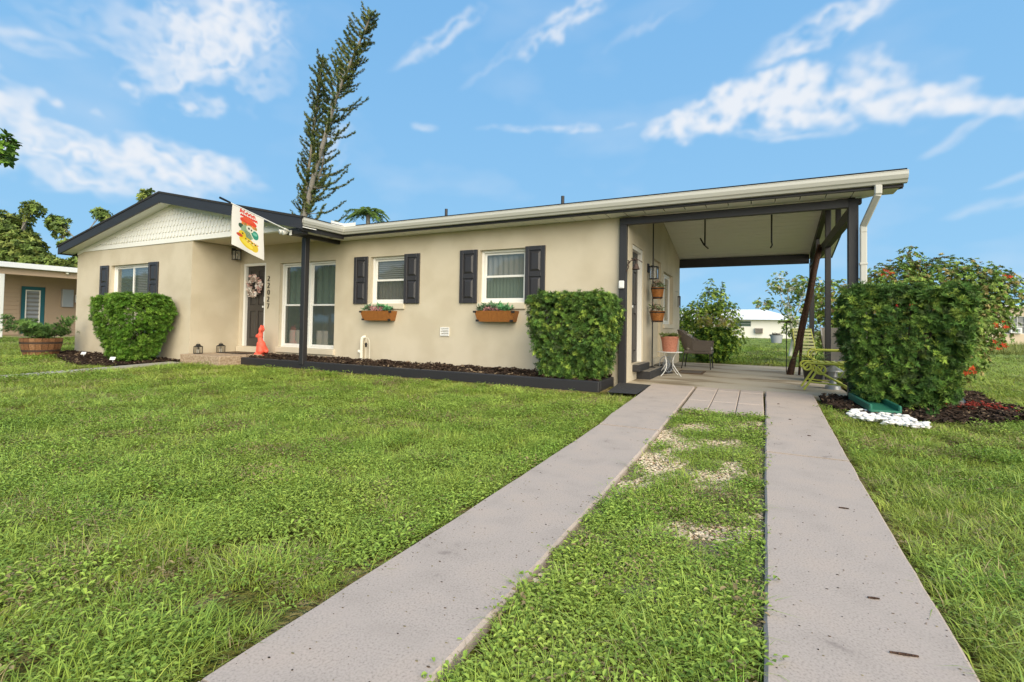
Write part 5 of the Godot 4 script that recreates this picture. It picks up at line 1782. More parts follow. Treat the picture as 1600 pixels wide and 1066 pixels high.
	for z in [-0.05, 0.05]:
		var r2 := []
		for p in rg: r2.append(p + Vector3(0, 0, z))
		b.tube(r2, 0.008, 6, false)
		for k in 12: b.tube([Vector3(0, 0.18, z * 1.5), r2[k * 2]], 0.003, 4)
	part("grille", b, M.grey_plastic, fn)
	b = MB.new()
	for k in 3:
		var a := TAU * k / 3
		b.oval(Vector3(0, 0.18, 0), Vector3(cos(a), sin(a), 0), Vector3(0.3, 0, 1), 0.13, 0.11)
	b.tube([Vector3(0, 0.18, -0.07), Vector3(0, 0.18, 0.04)], 0.035, 10)
	part("blades", b, M.grey_plastic, fn)
	b = MB.new()
	b.span(Vector3(-0.12, 0.0, -0.07), Vector3(0.12, 0.022, 0.07), 0.006)
	b.tube([Vector3(-0.1, 0.02, 0), Vector3(-0.16, 0.1, 0), Vector3(-0.155, 0.19, 0)], 0.009, 6)
	b.tube([Vector3(0.1, 0.02, 0), Vector3(0.16, 0.1, 0), Vector3(0.155, 0.19, 0)], 0.009, 6)
	part("stand", b, M.black_plastic, fn)
	var dm := thing("floor_mat", "small brown floor mat on the carport slab before the chair", "mat", Vector3(-1.22, 0.0005, -10.55))
	b = MB.new()
	b.box(Vector3(0, 0.006, 0), Vector3(0.50, 0.012, 0.72), 0.004)
	part("pile", b, M.mat_brown, dm)
	b = MB.new()
	b.box(Vector3(0, 0.0125, 0.0), Vector3(0.40, 0.004, 0.60), 0.001)
	part("ribbed_field", b, M.wicker, dm)
	# woven armchair facing the drive side
	var ch := thing("patio_chair", "dark woven patio armchair with patterned cushion under the carport window", "chair", Vector3(-1.20, 0, -11.75), 0.0)
	for s in [[-0.27, -0.27, -0.33, -0.30], [-0.27, 0.27, -0.33, 0.30], [0.25, -0.27, 0.27, -0.30], [0.25, 0.27, 0.27, 0.30]]:
		b = MB.new()
		b.tube([Vector3(s[0], 0.36, s[1]), Vector3(s[2], 0, s[3])], 0.012, 6)
		part("leg", b, M.black_iron, ch)
	b = MB.new()
	b.box(Vector3(0, 0.37, 0), Vector3(0.58, 0.07, 0.6), 0.02)
	part("seat", b, M.wicker, ch)
	b = MB.new() # back curving into the arms
	var prev := []
	for k in 25:
		var u := k / 24.0 * 2.0 - 1.0
		var a := u * 1.85
		var out := Vector3(-cos(a) * 0.33, 0, sin(a) * 0.34)
		if absf(u) > 0.55: out = Vector3(lerpf(-0.12, 0.29, (absf(u) - 0.55) / 0.45), 0, signf(u) * 0.325)
		var top := lerpf(0.86, 0.62, smoothstep(0.35, 0.7, absf(u)))
		var lean := (1.0 - smoothstep(0.3, 0.7, absf(u))) * 0.14
		var row := [out * 0.94 + Vector3(0, 0.40, 0), out + Vector3(-lean, top, 0), out * 0.93 + Vector3(-lean, top, 0), out * 0.87 + Vector3(0, 0.40, 0)]
		if k > 0:
			for q in 4: b.quad(prev[q], row[q], row[(q + 1) % 4], prev[(q + 1) % 4])
		prev = row
	part("backrest", b, M.wicker, ch)
	b = MB.new()
	b.box(Vector3(0.02, 0.44, 0), Vector3(0.52, 0.08, 0.54), 0.03)
	part("seat_cushion", b, M.cushion, ch)
	b = MB.new()
	b.box(Vector3(-0.16, 0.60, 0.02), Vector3(0.11, 0.36, 0.38), 0.05, Basis(Vector3.BACK, 0.42))
	part("pillow", b, grain(mat("pillow_print", 0.5, 0.47, 0.42, 0.95), ntex(0.02, 2, 111, [[0.4, g1(0.35)], [0.5, g1(1.0)]], 256, FastNoiseLite.TYPE_CELLULAR), null, Vector3(2, 2, 2), false), ch)
	# plant hooks hanging from the ceiling
	for k in 2:
		var x: float = [-1.0, 0.22][k]
		var hk := thing("ceiling_hook", ["black hanging rod with a forked foot under the carport ceiling", "black hanging rod with a bent foot under the carport ceiling"][k], "hook", Vector3(x, 2.53, -10.8))
		b = MB.new()
		b.tube([Vector3(0, 0.76, 0), Vector3(0, 0.14, 0), Vector3(0.0, 0.08, 0)], 0.017, 6)
		part("rod", b, M.black_iron, hk)
		b = MB.new()
		if k == 0:
			b.tube([Vector3(-0.09, 0.24, 0), Vector3(-0.02, 0.10, 0), Vector3(0.0, 0.08, 0)], 0.017, 6)
			b.tube([Vector3(0, 0.08, 0), Vector3(0.07, 0.01, 0)], 0.016, 6)
		else:
			b.tube([Vector3(0, 0.08, 0), Vector3(0.01, 0.02, 0), Vector3(-0.02, -0.04, 0)], 0.016, 6)
		part("foot", b, M.black_iron, hk)
	# rustic log leaning on the brace
	var lg := thing("leaning_log", "rough brown split log leaning against the carport brace", "log", Vector3(0.60, 0, -11.3))
	for k in 4:
		b = MB.new()
		var pts := []
		var rs := []
		for j in 12:
			var f := j / 11.0
			var a := k * 1.6 + f * 2.2
			pts.append(Vector3(lerpf(0, 0.46, f) + cos(a) * 0.035 * (1.2 - f * 0.6) + (k - 1.5) * 0.09 * maxf(0, 0.3 - f) * 3.0, 2.52 * f + (0.05 if k == 0 else 0.0) * f, lerpf(0.0, 0.1, f) + sin(a) * 0.035))
			rs.append((0.036 if k < 3 else 0.028) * (1.0 + 0.2 * sin(f * 17.0 + k)) * (0.75 if j == 0 else 1.0))
		b.tube(pts, rs, 8)
		part("limb", b, M.log_wood, lg)
	# lime tubular lounger frame beside the hedge
	var lo := thing("lime_lounger", "lime green tubular garden lounger with looped frame beside the square hedge", "lounger", Vector3(0.62, 0, -8.45))
	for z in [0.0, -0.5]:
		b = MB.new()
		var P := func(x, y): return Vector3(x, y, z)
		var loop := []
		for k in 15: loop.append(P.call(0.02 + cos(TAU * k / 14 + 1.6) * 0.05, 0.36 + sin(TAU * k / 14 + 1.6) * 0.05))
		b.tube(loop + [P.call(0.15, 0.41), P.call(0.45, 0.405), P.call(0.62, 0.43)], 0.016, 7)
		var l2 := []
		for k in 15: l2.append(P.call(0.19 + cos(TAU * k / 14 + 2.4) * 0.062, 0.32 + sin(TAU * k / 14 + 2.4) * 0.062))
		b.tube([P.call(-0.02, 0.016), P.call(0.13, 0.27)] + l2 + [P.call(0.22, 0.26), P.call(0.5, 0.1), P.call(0.58, 0.016)], 0.016, 7)
		b.tube([P.call(0.05, 0.016 + 0.12), P.call(0.45, 0.11)], 0.012, 6)
		var l3 := []
		for k in 13: l3.append(P.call(0.14 + cos(PI * 0.35 + PI * 1.2 * k / 12) * 0.075, 0.53 + sin(PI * 0.35 + PI * 1.2 * k / 12) * 0.075))
		b.tube([P.call(0.58, 0.60), P.call(0.2, 0.60)] + l3 + [P.call(0.16, 0.43)], 0.013, 6)
		part("side_frame", b, M.lime_paint, lo)
	for k in 6:
		b = MB.new()
		b.bar(Vector3(0.14 + k * 0.085, 0.425, 0.0), Vector3(0.14 + k * 0.085, 0.425, -0.5), 0.05, 0.006)
		part("strap", b, M.lime_paint, lo)
	# reclined chair backs and pots behind it
	var lb := thing("lime_strap_chair", "faded lime strap chair with a tall back behind the log", "chair", Vector3(0.95, 0, -11.55), 0.35)
	b = MB.new()
	b.tube([Vector3(-0.25, 0, 0.25), Vector3(-0.22, 0.36, 0.25), Vector3(0.22, 0.36, 0.25), Vector3(0.25, 0, 0.25)], 0.014, 6)
	b.tube([Vector3(-0.25, 0, -0.2), Vector3(-0.22, 0.36, -0.2), Vector3(0.22, 0.36, -0.2), Vector3(0.25, 0, -0.2)], 0.014, 6)
	b.tube([Vector3(-0.2, 0.36, 0.25), Vector3(-0.2, 0.36, -0.2), Vector3(-0.18, 0.92, -0.42), Vector3(0.18, 0.92, -0.42), Vector3(0.2, 0.36, -0.2), Vector3(0.2, 0.36, 0.25)], 0.014, 6)
	part("frame", b, M.lime_paint, lb)
	for k in 8:
		b = MB.new()
		var f := k / 8.0 + 0.06
		b.bar(Vector3(-0.19, lerpf(0.38, 0.92, f), lerpf(-0.2, -0.42, f) + 0.005), Vector3(0.19, lerpf(0.38, 0.92, f), lerpf(-0.2, -0.42, f) + 0.005), 0.045, 0.005, Vector3(0, 0.4, 1))
		part("strap", b, mat("lime_strap", 0.42, 0.44, 0.19, 0.6) if not M.has("lime_strap") else M.lime_strap, lb)
	var wl := thing("white_deck_chair", "grey white folding chair back leaning by the carport post", "chair", Vector3(1.28, 0, -11.0), 0.3)
	b = MB.new()
	b.box(Vector3(0.0, 0.62, -0.08), Vector3(0.34, 0.70, 0.02), 0.006, Basis(Vector3.RIGHT, -0.35))
	part("backrest", b, M.cushion, wl)
	b = MB.new()
	b.box(Vector3(0, 0.33, 0.18), Vector3(0.34, 0.02, 0.36), 0.006)
	part("seat", b, M.cushion, wl)
	for sx in [-0.16, 0.16]:
		b = MB.new()
		b.tube([Vector3(sx, 0, 0.34), Vector3(sx, 0.34, 0.0), Vector3(sx, 0.97, -0.2)], 0.012, 6)
		b.tube([Vector3(sx * 0.9, 0, -0.1), Vector3(sx * 0.9, 0.34, 0.32)], 0.012, 6)
		part("leg", b, M.white_metal, wl)
	var hp := thing("hook_pole", "thin dark green shepherd hook pole beside the leaning log", "pole", Vector3(0.52, -0.02, -11.75))
	b = MB.new()
	var hkp := [Vector3(0, 0, 0), Vector3(0, 1.05, 0)]
	for k in 9: hkp.append(Vector3(0.05 - cos(PI * k / 8) * 0.05, 1.05 + sin(PI * k / 8) * 0.05, 0))
	b.tube(hkp, 0.010, 6)
	part("shaft", b, M.black_iron, hp)
	b = MB.new()
	b.lathe([Vector2(0.0, 1.06), Vector2(0.10, 1.07), Vector2(0.12, 1.09), Vector2(0.10, 1.085), Vector2(0, 1.075)], 12)
	part("dish", b, M.hoop_iron, hp)
	var bp := thing("black_plant_pot", "black plastic pot of strappy leaves beside the lime lounger", "plant pot", Vector3(0.86, 0, -10.1))
	b = MB.new()
	b.lathe([Vector2(0, 0), Vector2(0.13, 0), Vector2(0.18, 0.30), Vector2(0.19, 0.30), Vector2(0.19, 0.32), Vector2(0.17, 0.32), Vector2(0.165, 0.28), Vector2(0, 0.28)], 20)
	part("pot", b, M.black_plastic, bp)
	b = MB.new()
	for k in 46:
		var a := rng.randf() * TAU
		b.c = Color(0.10, 0.17, 0.04) * rng.randf_range(0.6, 1.7)
		b.blade(Vector3(cos(a), 0, sin(a)) * 0.06 + Vector3(0, 0.27, 0), Vector3(cos(a), 0, sin(a)), rng.randf_range(0.25, 0.5), rng.randf_range(0.018, 0.03), rng.randf_range(0.5, 1.4), 5)
	part("leaves", b, M.leaf, bp).set_meta("kind", "stuff")
	var pg := thing("stone_lantern", "small weathered grey stone lantern under the square hedge", "statue", Vector3(1.02, 0, -8.95))
	b = MB.new()
	b.lathe([Vector2(0, 0), Vector2(0.11, 0), Vector2(0.10, 0.05), Vector2(0.05, 0.07), Vector2(0.045, 0.16), Vector2(0.09, 0.19), Vector2(0.0, 0.19)], 8)
	part("base", b, M.galvanised, pg)
	b = MB.new()
	b.lathe([Vector2(0.06, 0.191), Vector2(0.06, 0.27), Vector2(0.0, 0.27)], 6)
	part("light_box", b, M.galvanised, pg)
	b = MB.new()
	b.lathe([Vector2(0.14, 0.271), Vector2(0.13, 0.29), Vector2(0.05, 0.34), Vector2(0.02, 0.36), Vector2(0.025, 0.39), Vector2(0, 0.41)], 6)
	part("cap", b, M.galvanised, pg)
	# green splash block under the downspout
	var sp := thing("splash_block", "green plastic splash block under the downspout", "splash block", Vector3(1.215, 0.012, -7.14), 0.1)
	b = MB.new()
	var L := 0.42
	b.span(Vector3(-0.14, 0.0, -L), Vector3(0.14, 0.025, L), 0.004)
	part("tray", b, M.splash_green, sp)
	for s in [[Vector3(-0.15, 0, -L), Vector3(-0.12, 0.085, L)], [Vector3(0.12, 0, -L), Vector3(0.15, 0.085, L)], [Vector3(-0.1195, 0, -L), Vector3(0.1195, 0.085, -L + 0.03)]]:
		b = MB.new()
		b.span(s[0], s[1], 0.01)
		part("rim", b, M.splash_green, sp)
	sp.rotation.x = 0.035
	var bg := thing("black_bag", "crumpled black plastic sheet lying in the mulch behind the hedge", "plastic sheet", Vector3(2.12, -0.02, -7.95))
	b = MB.new()
	var nz := noise(5.0, 3, 121)
	for i in 10:
		for j in 10:
			var q := []
			for d in [[0, 1], [1, 1], [1, 0], [0, 0]]:
				var u: float = (i + d[0]) / 10.0 * 2 - 1
				var v: float = (j + d[1]) / 10.0 * 2 - 1
				q.append(Vector3(u * 0.2, maxf(0, (1.0 - u * u) * (1.0 - v * v)) * 0.12 + nz.get_noise_2d(u, v) * 0.06 + 0.03, v * 0.16))
			b.quad(q[0], q[1], q[2], q[3])
	part("sheet", b, M.black_plastic, bg)
	# fallen red blossoms
	var rx := []
	var rc := []
	for k in 150:
		var p := Vector2(rng.randfn(2.35, 0.16), rng.randfn(-7.75, 0.16))
		rx.append(Transform3D(Basis.from_euler(Vector3(rng.randf_range(-0.6, 0.6), rng.randf() * TAU, 0)).scaled(Vector3.ONE * rng.randf_range(0.5, 1.0)), Vector3(p.x, gy(p.y) + 0.04, p.y)))
		rc.append(Color(0.32, 0.045, 0.03) * rng.randf_range(0.5, 1.4))
	tag(many("fallen_blossoms", leaf_tuft(4, 0.03, 0.018, 0.95, 17).mesh(M.petal), rx, rc, self), "fallen dark red blossoms scattered on the mulch by the hedge", "blossoms")

# ---------------------------------------------------------------- plants
func mix(cols: Array) -> Color:
	return cols[rng.randi() % cols.size()] * rng.randf_range(0.75, 1.25)

func face(d: Vector3) -> Basis: # basis whose y axis is d, spun at random
	var y := d.normalized()
	var x := y.cross(Vector3(0.3, 0.1, 0.95)).normalized()
	return Basis(x, y, x.cross(y)) * Basis(Vector3.UP, rng.randf() * TAU)

# clipped bush: clusters on and under the skin of a rounded block, on bare stems
func bush(called: String, label: String, at: Vector3, size: Vector3, foot: float, density: float, tufts: Array, cols: Array, scale := 1.0, power := 5.0, ragged := 0.05, turn := 0.0) -> Node3D:
	var t := thing(called, label, "bush", at, turn)
	var st := MB.new()
	for k in 9:
		var a := rng.randf() * TAU
		var r := 0.32 * sqrt(rng.randf())
		var p0 := Vector3(cos(a) * r * size.x * 0.35, -0.03, sin(a) * r * size.z * 0.35)
		var p1 := Vector3(cos(a) * r * size.x, size.y * 0.42, sin(a) * r * size.z) + Vector3(rng.randf_range(-0.05, 0.05), 0, rng.randf_range(-0.05, 0.05))
		var p2 := Vector3(p1.x * 1.6, size.y * 0.85, p1.z * 1.6)
		st.tube([p0, p0.lerp(p1, 0.5) + Vector3(rng.randf_range(-0.03, 0.03), 0, 0), p1, p2], [0.022, 0.018, 0.013, 0.005], 6)
	part("stems", st, M.bark, t)
	var h := size * 0.5
	var area := 2.0 * (size.x * size.y + size.y * size.z + size.x * size.z)
	var n := int(area * density / 4.0)
	var xf := []
	var cc := []
	for k in tufts.size():
		xf.append([]); cc.append([])
	var lump := noise(2.6, 3, 300 + int(at.x * 10))
	var wsum := size.x * size.y + size.y * size.z + size.x * size.z
	for k in n:
		var q := Vector3(rng.randf_range(-1, 1), rng.randf_range(-1, 1), rng.randf_range(-1, 1))
		var w := rng.randf() * wsum
		var ax := 0 if w < size.y * size.z else (1 if w < size.y * size.z + size.x * size.z else 2)
		q[ax] = -1.0 if rng.randf() < 0.5 else 1.0
		if ax == 1 and q.y < 0 and rng.randf() < 0.55: q.y = 1.0
		q /= pow(pow(absf(q.x), power) + pow(absf(q.y), power) + pow(absf(q.z), power), 1.0 / power)
		var nn := Vector3(signf(q.x) * pow(absf(q.x), power - 1.0) / h.x, signf(q.y) * pow(absf(q.y), power - 1.0) / h.y, signf(q.z) * pow(absf(q.z), power - 1.0) / h.z).normalized()
		var p := q * h
		var lu := lump.get_noise_3dv(p * 2.0 + at)
		var dep := rng.randf()
		p += nn * (lu * ragged * 2.2 - dep * dep * 0.17 * scale + (rng.randf() * ragged * 1.6 if rng.randf() < 0.12 else 0.0))
		if lu < -0.14 and rng.randf() < 0.62: continue
		var taper := lerpf(foot, 1.0, smoothstep(-1.0, 0.5, p.y / h.y)) # the outline narrows to the foot
		p *= Vector3(taper, 1.0, taper)
		p.y += h.y
		var d := (nn + Vector3.UP * 0.7 + Vector3(rng.randf_range(-1, 1), rng.randf_range(-1, 1), rng.randf_range(-1, 1)) * 0.55).normalized()
		var v := k % tufts.size()
		xf[v].append(Transform3D(face(d).scaled(Vector3.ONE * scale * rng.randf_range(0.7, 1.2)), p))
		cc[v].append(mix(cols)) # any leaf colour, anywhere in the bush
	for v in tufts.size(): many("foliage", tufts[v], xf[v], cc[v], t)
	return t

# tree: trunk and limbs as tapered tubes, crown of leaf clumps in the shells of uneven lobes
func tree(called: String, label: String, category: String, at: Vector3, trunk: Array, lobes: Array, tufts: Array, cols: Array, per: float, scale: float, bark: Material, r0: float, hollow := 0.35, droop := 0.0) -> Node3D:
	var t := thing(called, label, category, at)
	var b := MB.new()
	var rs := []
	for k in trunk.size(): rs.append(r0 * lerpf(1.0, 0.45, float(k) / maxi(1, trunk.size() - 1)))
	b.tube(trunk, rs, 8)
	part("trunk", b, bark, t)
	var xf := []
	var cc := []
	for k in tufts.size():
		xf.append([]); cc.append([])
	var k2 := 0
	var lb := MB.new()
	for L in lobes:
		var c: Vector3 = L[0]
		var R: Vector3 = L[1] if L[1] is Vector3 else Vector3.ONE * L[1]
		var s: Vector3 = trunk[trunk.size() - 1]
		if trunk.size() > 2 and c.y < s.y: s = trunk[trunk.size() - 2]
		var mid := s.lerp(c, 0.5) + Vector3(rng.randf_range(-0.1, 0.1), rng.randf_range(-0.05, 0.15), rng.randf_range(-0.1, 0.1)) * s.distance_to(c)
		lb.tube([s, mid, c], [r0 * 0.42, r0 * 0.28, r0 * 0.1], 6)
		for j in 7:
			var e := Vector3(rng.randfn(), rng.randfn(), rng.randfn()).normalized()
			lb.tube([mid.lerp(c, rng.randf_range(0.2, 1.0)), c + e * R * 0.45, c + e * R * 0.9], [r0 * 0.12, r0 * 0.07, r0 * 0.03], 5)
		for j in int(per * R.x * R.y * R.z * 8.0):
			var e := Vector3(rng.randfn(), rng.randfn(), rng.randfn()).normalized()
			var rad := lerpf(hollow, 1.0, sqrt(rng.randf())) * rng.randf_range(0.85, 1.08)
			var p := c + e * R * rad
			if p.y < 0.03: continue
			var d := (e + Vector3.UP * (0.5 - droop) + Vector3(rng.randf_range(-1, 1), rng.randf_range(-1, 1), rng.randf_range(-1, 1)) * 0.6).normalized()
			var v := k2 % tufts.size()
			k2 += 1
			xf[v].append(Transform3D(face(d).scaled(Vector3.ONE * scale * rng.randf_range(0.7, 1.25)), p))
			cc[v].append(mix(cols))
	part("limbs", lb, bark, t)
	for v in tufts.size(): many("crown", tufts[v], xf[v], cc[v], t)
	return t

func norfolk_pine() -> void:
	var t := thing("norfolk_pine", "tall wind-bent twin-trunked pine rising behind the bungalow roof", "tree", Vector3(-21.8, 0, -18.0))
	var O := Vector3(-21.8, 0, 0)
	var left := [Vector3(-22.05, 0, 0), Vector3(-21.85, 3.5, 0), Vector3(-21.56, 6.6, 0), Vector3(-21.2, 9.0, 0), Vector3(-20.92, 11.1, 0), Vector3(-20.65, 13.0, 0.0), Vector3(-20.42, 14.5, 0)]
	var right := [Vector3(-21.7, 0, 0.25), Vector3(-21.35, 3.5, 0.3), Vector3(-20.92, 6.4, 0.4), Vector3(-20.35, 8.4, 0.4), Vector3(-19.73, 10.3, 0.3), Vector3(-19.13, 12.3, 0.2), Vector3(-18.42, 13.7, 0.1), Vector3(-17.75, 15.0, 0), Vector3(-17.0, 16.2, 0)]
	var mid := [Vector3(-20.92, 6.4, 0.4), Vector3(-20.45, 9.0, -0.2), Vector3(-20.1, 11.2, -0.2), Vector3(-19.9, 12.6, -0.2)]
	var nt := MB.new()
	for i in 22:
		var a := TAU * i / 22.0 * 3.3
		nt.c = Color.WHITE * rng.randf_range(0.75, 1.25)
		nt.leaf(Vector3(0, rng.randf_range(-0.05, 0.05), 0), Vector3(cos(a), rng.randf_range(0.35, 1.3), sin(a)).normalized(), Vector3.UP, rng.randf_range(0.07, 0.12), 0.02, 0.1)
	var needle := nt.mesh(M.leaf)
	var xf := []
	var cc := []
	var br := MB.new()
	var specs := [[left, 0.13, 4.6, 0], [right, 0.17, 5.2, 1], [mid, 0.08, 6.5, 2]]
	for sp in specs:
		var pts: Array = sp[0].map(func(p): return p - O)
		var tk := MB.new()
		var rs := []
		for k in pts.size(): rs.append(sp[1] * lerpf(1.0, 0.22, float(k) / (pts.size() - 1)))
		tk.tube(pts, rs, 8)
		part("trunk", tk, M.grey_bark, t)
		var y: float = sp[2]
		var top: float = pts[-1].y
		while y < top:
			var k := 0
			while k < pts.size() - 2 and pts[k + 1].y < y: k += 1
			var f: float = clampf((y - pts[k].y) / (pts[k + 1].y - pts[k].y), 0, 1)
			var o: Vector3 = pts[k].lerp(pts[k + 1], f)
			var g: float = (y - sp[2]) / (top - sp[2])
			for q in (5 if g > 0.6 else 4):
				var a := rng.randf() * TAU
				if sp[3] == 1 and g < 0.6 and q < 2: a = rng.randfn(0.0, 0.5) # the wind has left the long limbs on one side
				if sp[3] == 1 and g >= 0.6 and q < 4: a = (PI if q < 2 else 0.0) + rng.randfn(0.0, 0.5)
				var out := Vector3(cos(a), 0, sin(a))
				var L := 0.5
				var rise := 0.35
				if sp[3] == 0:
					L = 0.5 if g < 0.93 else 0.3
					rise = 1.3
				elif sp[3] == 2:
					L = 0.5
					rise = 0.9
				elif g > 0.60:
					L = lerpf(1.45, 0.45, (g - 0.60) / 0.40)
					rise = 1.6 if out.x < 0.1 else 0.3
					if out.x > 0.1: L *= 0.85
				elif out.x > 0.3: L = lerpf(2.3, 1.7, g / 0.6)
				L *= rng.randf_range(0.65, 1.1)
				var path := []
				for j in 7:
					var u := j / 6.0
					path.append(o + out * L * u + Vector3.UP * L * ((rise - 0.35) * 0.7 * u + 0.36 * u * u * u - 0.04 * u))
				br.tube(path, [0.022, 0.02, 0.017, 0.014, 0.011, 0.008, 0.004], 5, false)
				var n := int(L * 22) + 3
				for j in n:
					var u := lerpf(0.30 if L > 1.0 else 0.2, 1.0, float(j) / maxi(1, n - 1))
					var s := u * 6.0
					var i := mini(int(s), 5)
					var p: Vector3 = path[i].lerp(path[i + 1], s - i)
					var d: Vector3 = (path[i + 1] - path[i]).normalized()
					xf.append(Transform3D(face(d).scaled(Vector3.ONE * rng.randf_range(0.75, 1.15)), p + Vector3(rng.randfn(), rng.randfn(), rng.randfn()) * 0.03))
					cc.append([Color(0.085, 0.13, 0.035), Color(0.13, 0.175, 0.042), Color(0.19, 0.20, 0.055)][rng.randi() % 3] * rng.randf_range(0.7, 1.3))
			y += 0.64 if sp[3] == 1 and g < 0.6 else (0.2 if sp[3] == 1 else 0.26)
	part("branches", br, M.grey_bark, t)
	many("crown", needle, xf, cc, t)

func spray(n: int, leaves: int, L: float, w: float, sd: int) -> ArrayMesh: # several leaf rosettes on one twig end
	var r := RandomNumberGenerator.new()
	r.seed = sd
	var mb := MB.new()
	for k in n:
		var o := Vector3(r.randf_range(-1, 1), r.randf_range(-0.9, 0.35), r.randf_range(-1, 1)) * L * 1.25
		var tone := r.randf_range(0.5, 1.6)
		var ax := Basis(Vector3(r.randf_range(-1, 1), 0, r.randf_range(-1, 1)).normalized(), r.randf_range(0.0, 0.7))
		for i in leaves:
			var a := TAU * i / leaves * 2.4 + r.randf() * 0.6
			var d := ax * Vector3(cos(a), r.randf_range(0.15, 1.3), sin(a)).normalized()
			mb.c = Color(1, 1, 1) * tone * r.randf_range(0.8, 1.2)
			mb.leaf(o + d * L * 0.08, d, ax * Vector3.UP if absf(d.y) < 0.95 else Vector3.RIGHT, L * r.randf_range(0.7, 1.2), w, 0.2, 0.1)
	return mb.mesh(M.leaf)

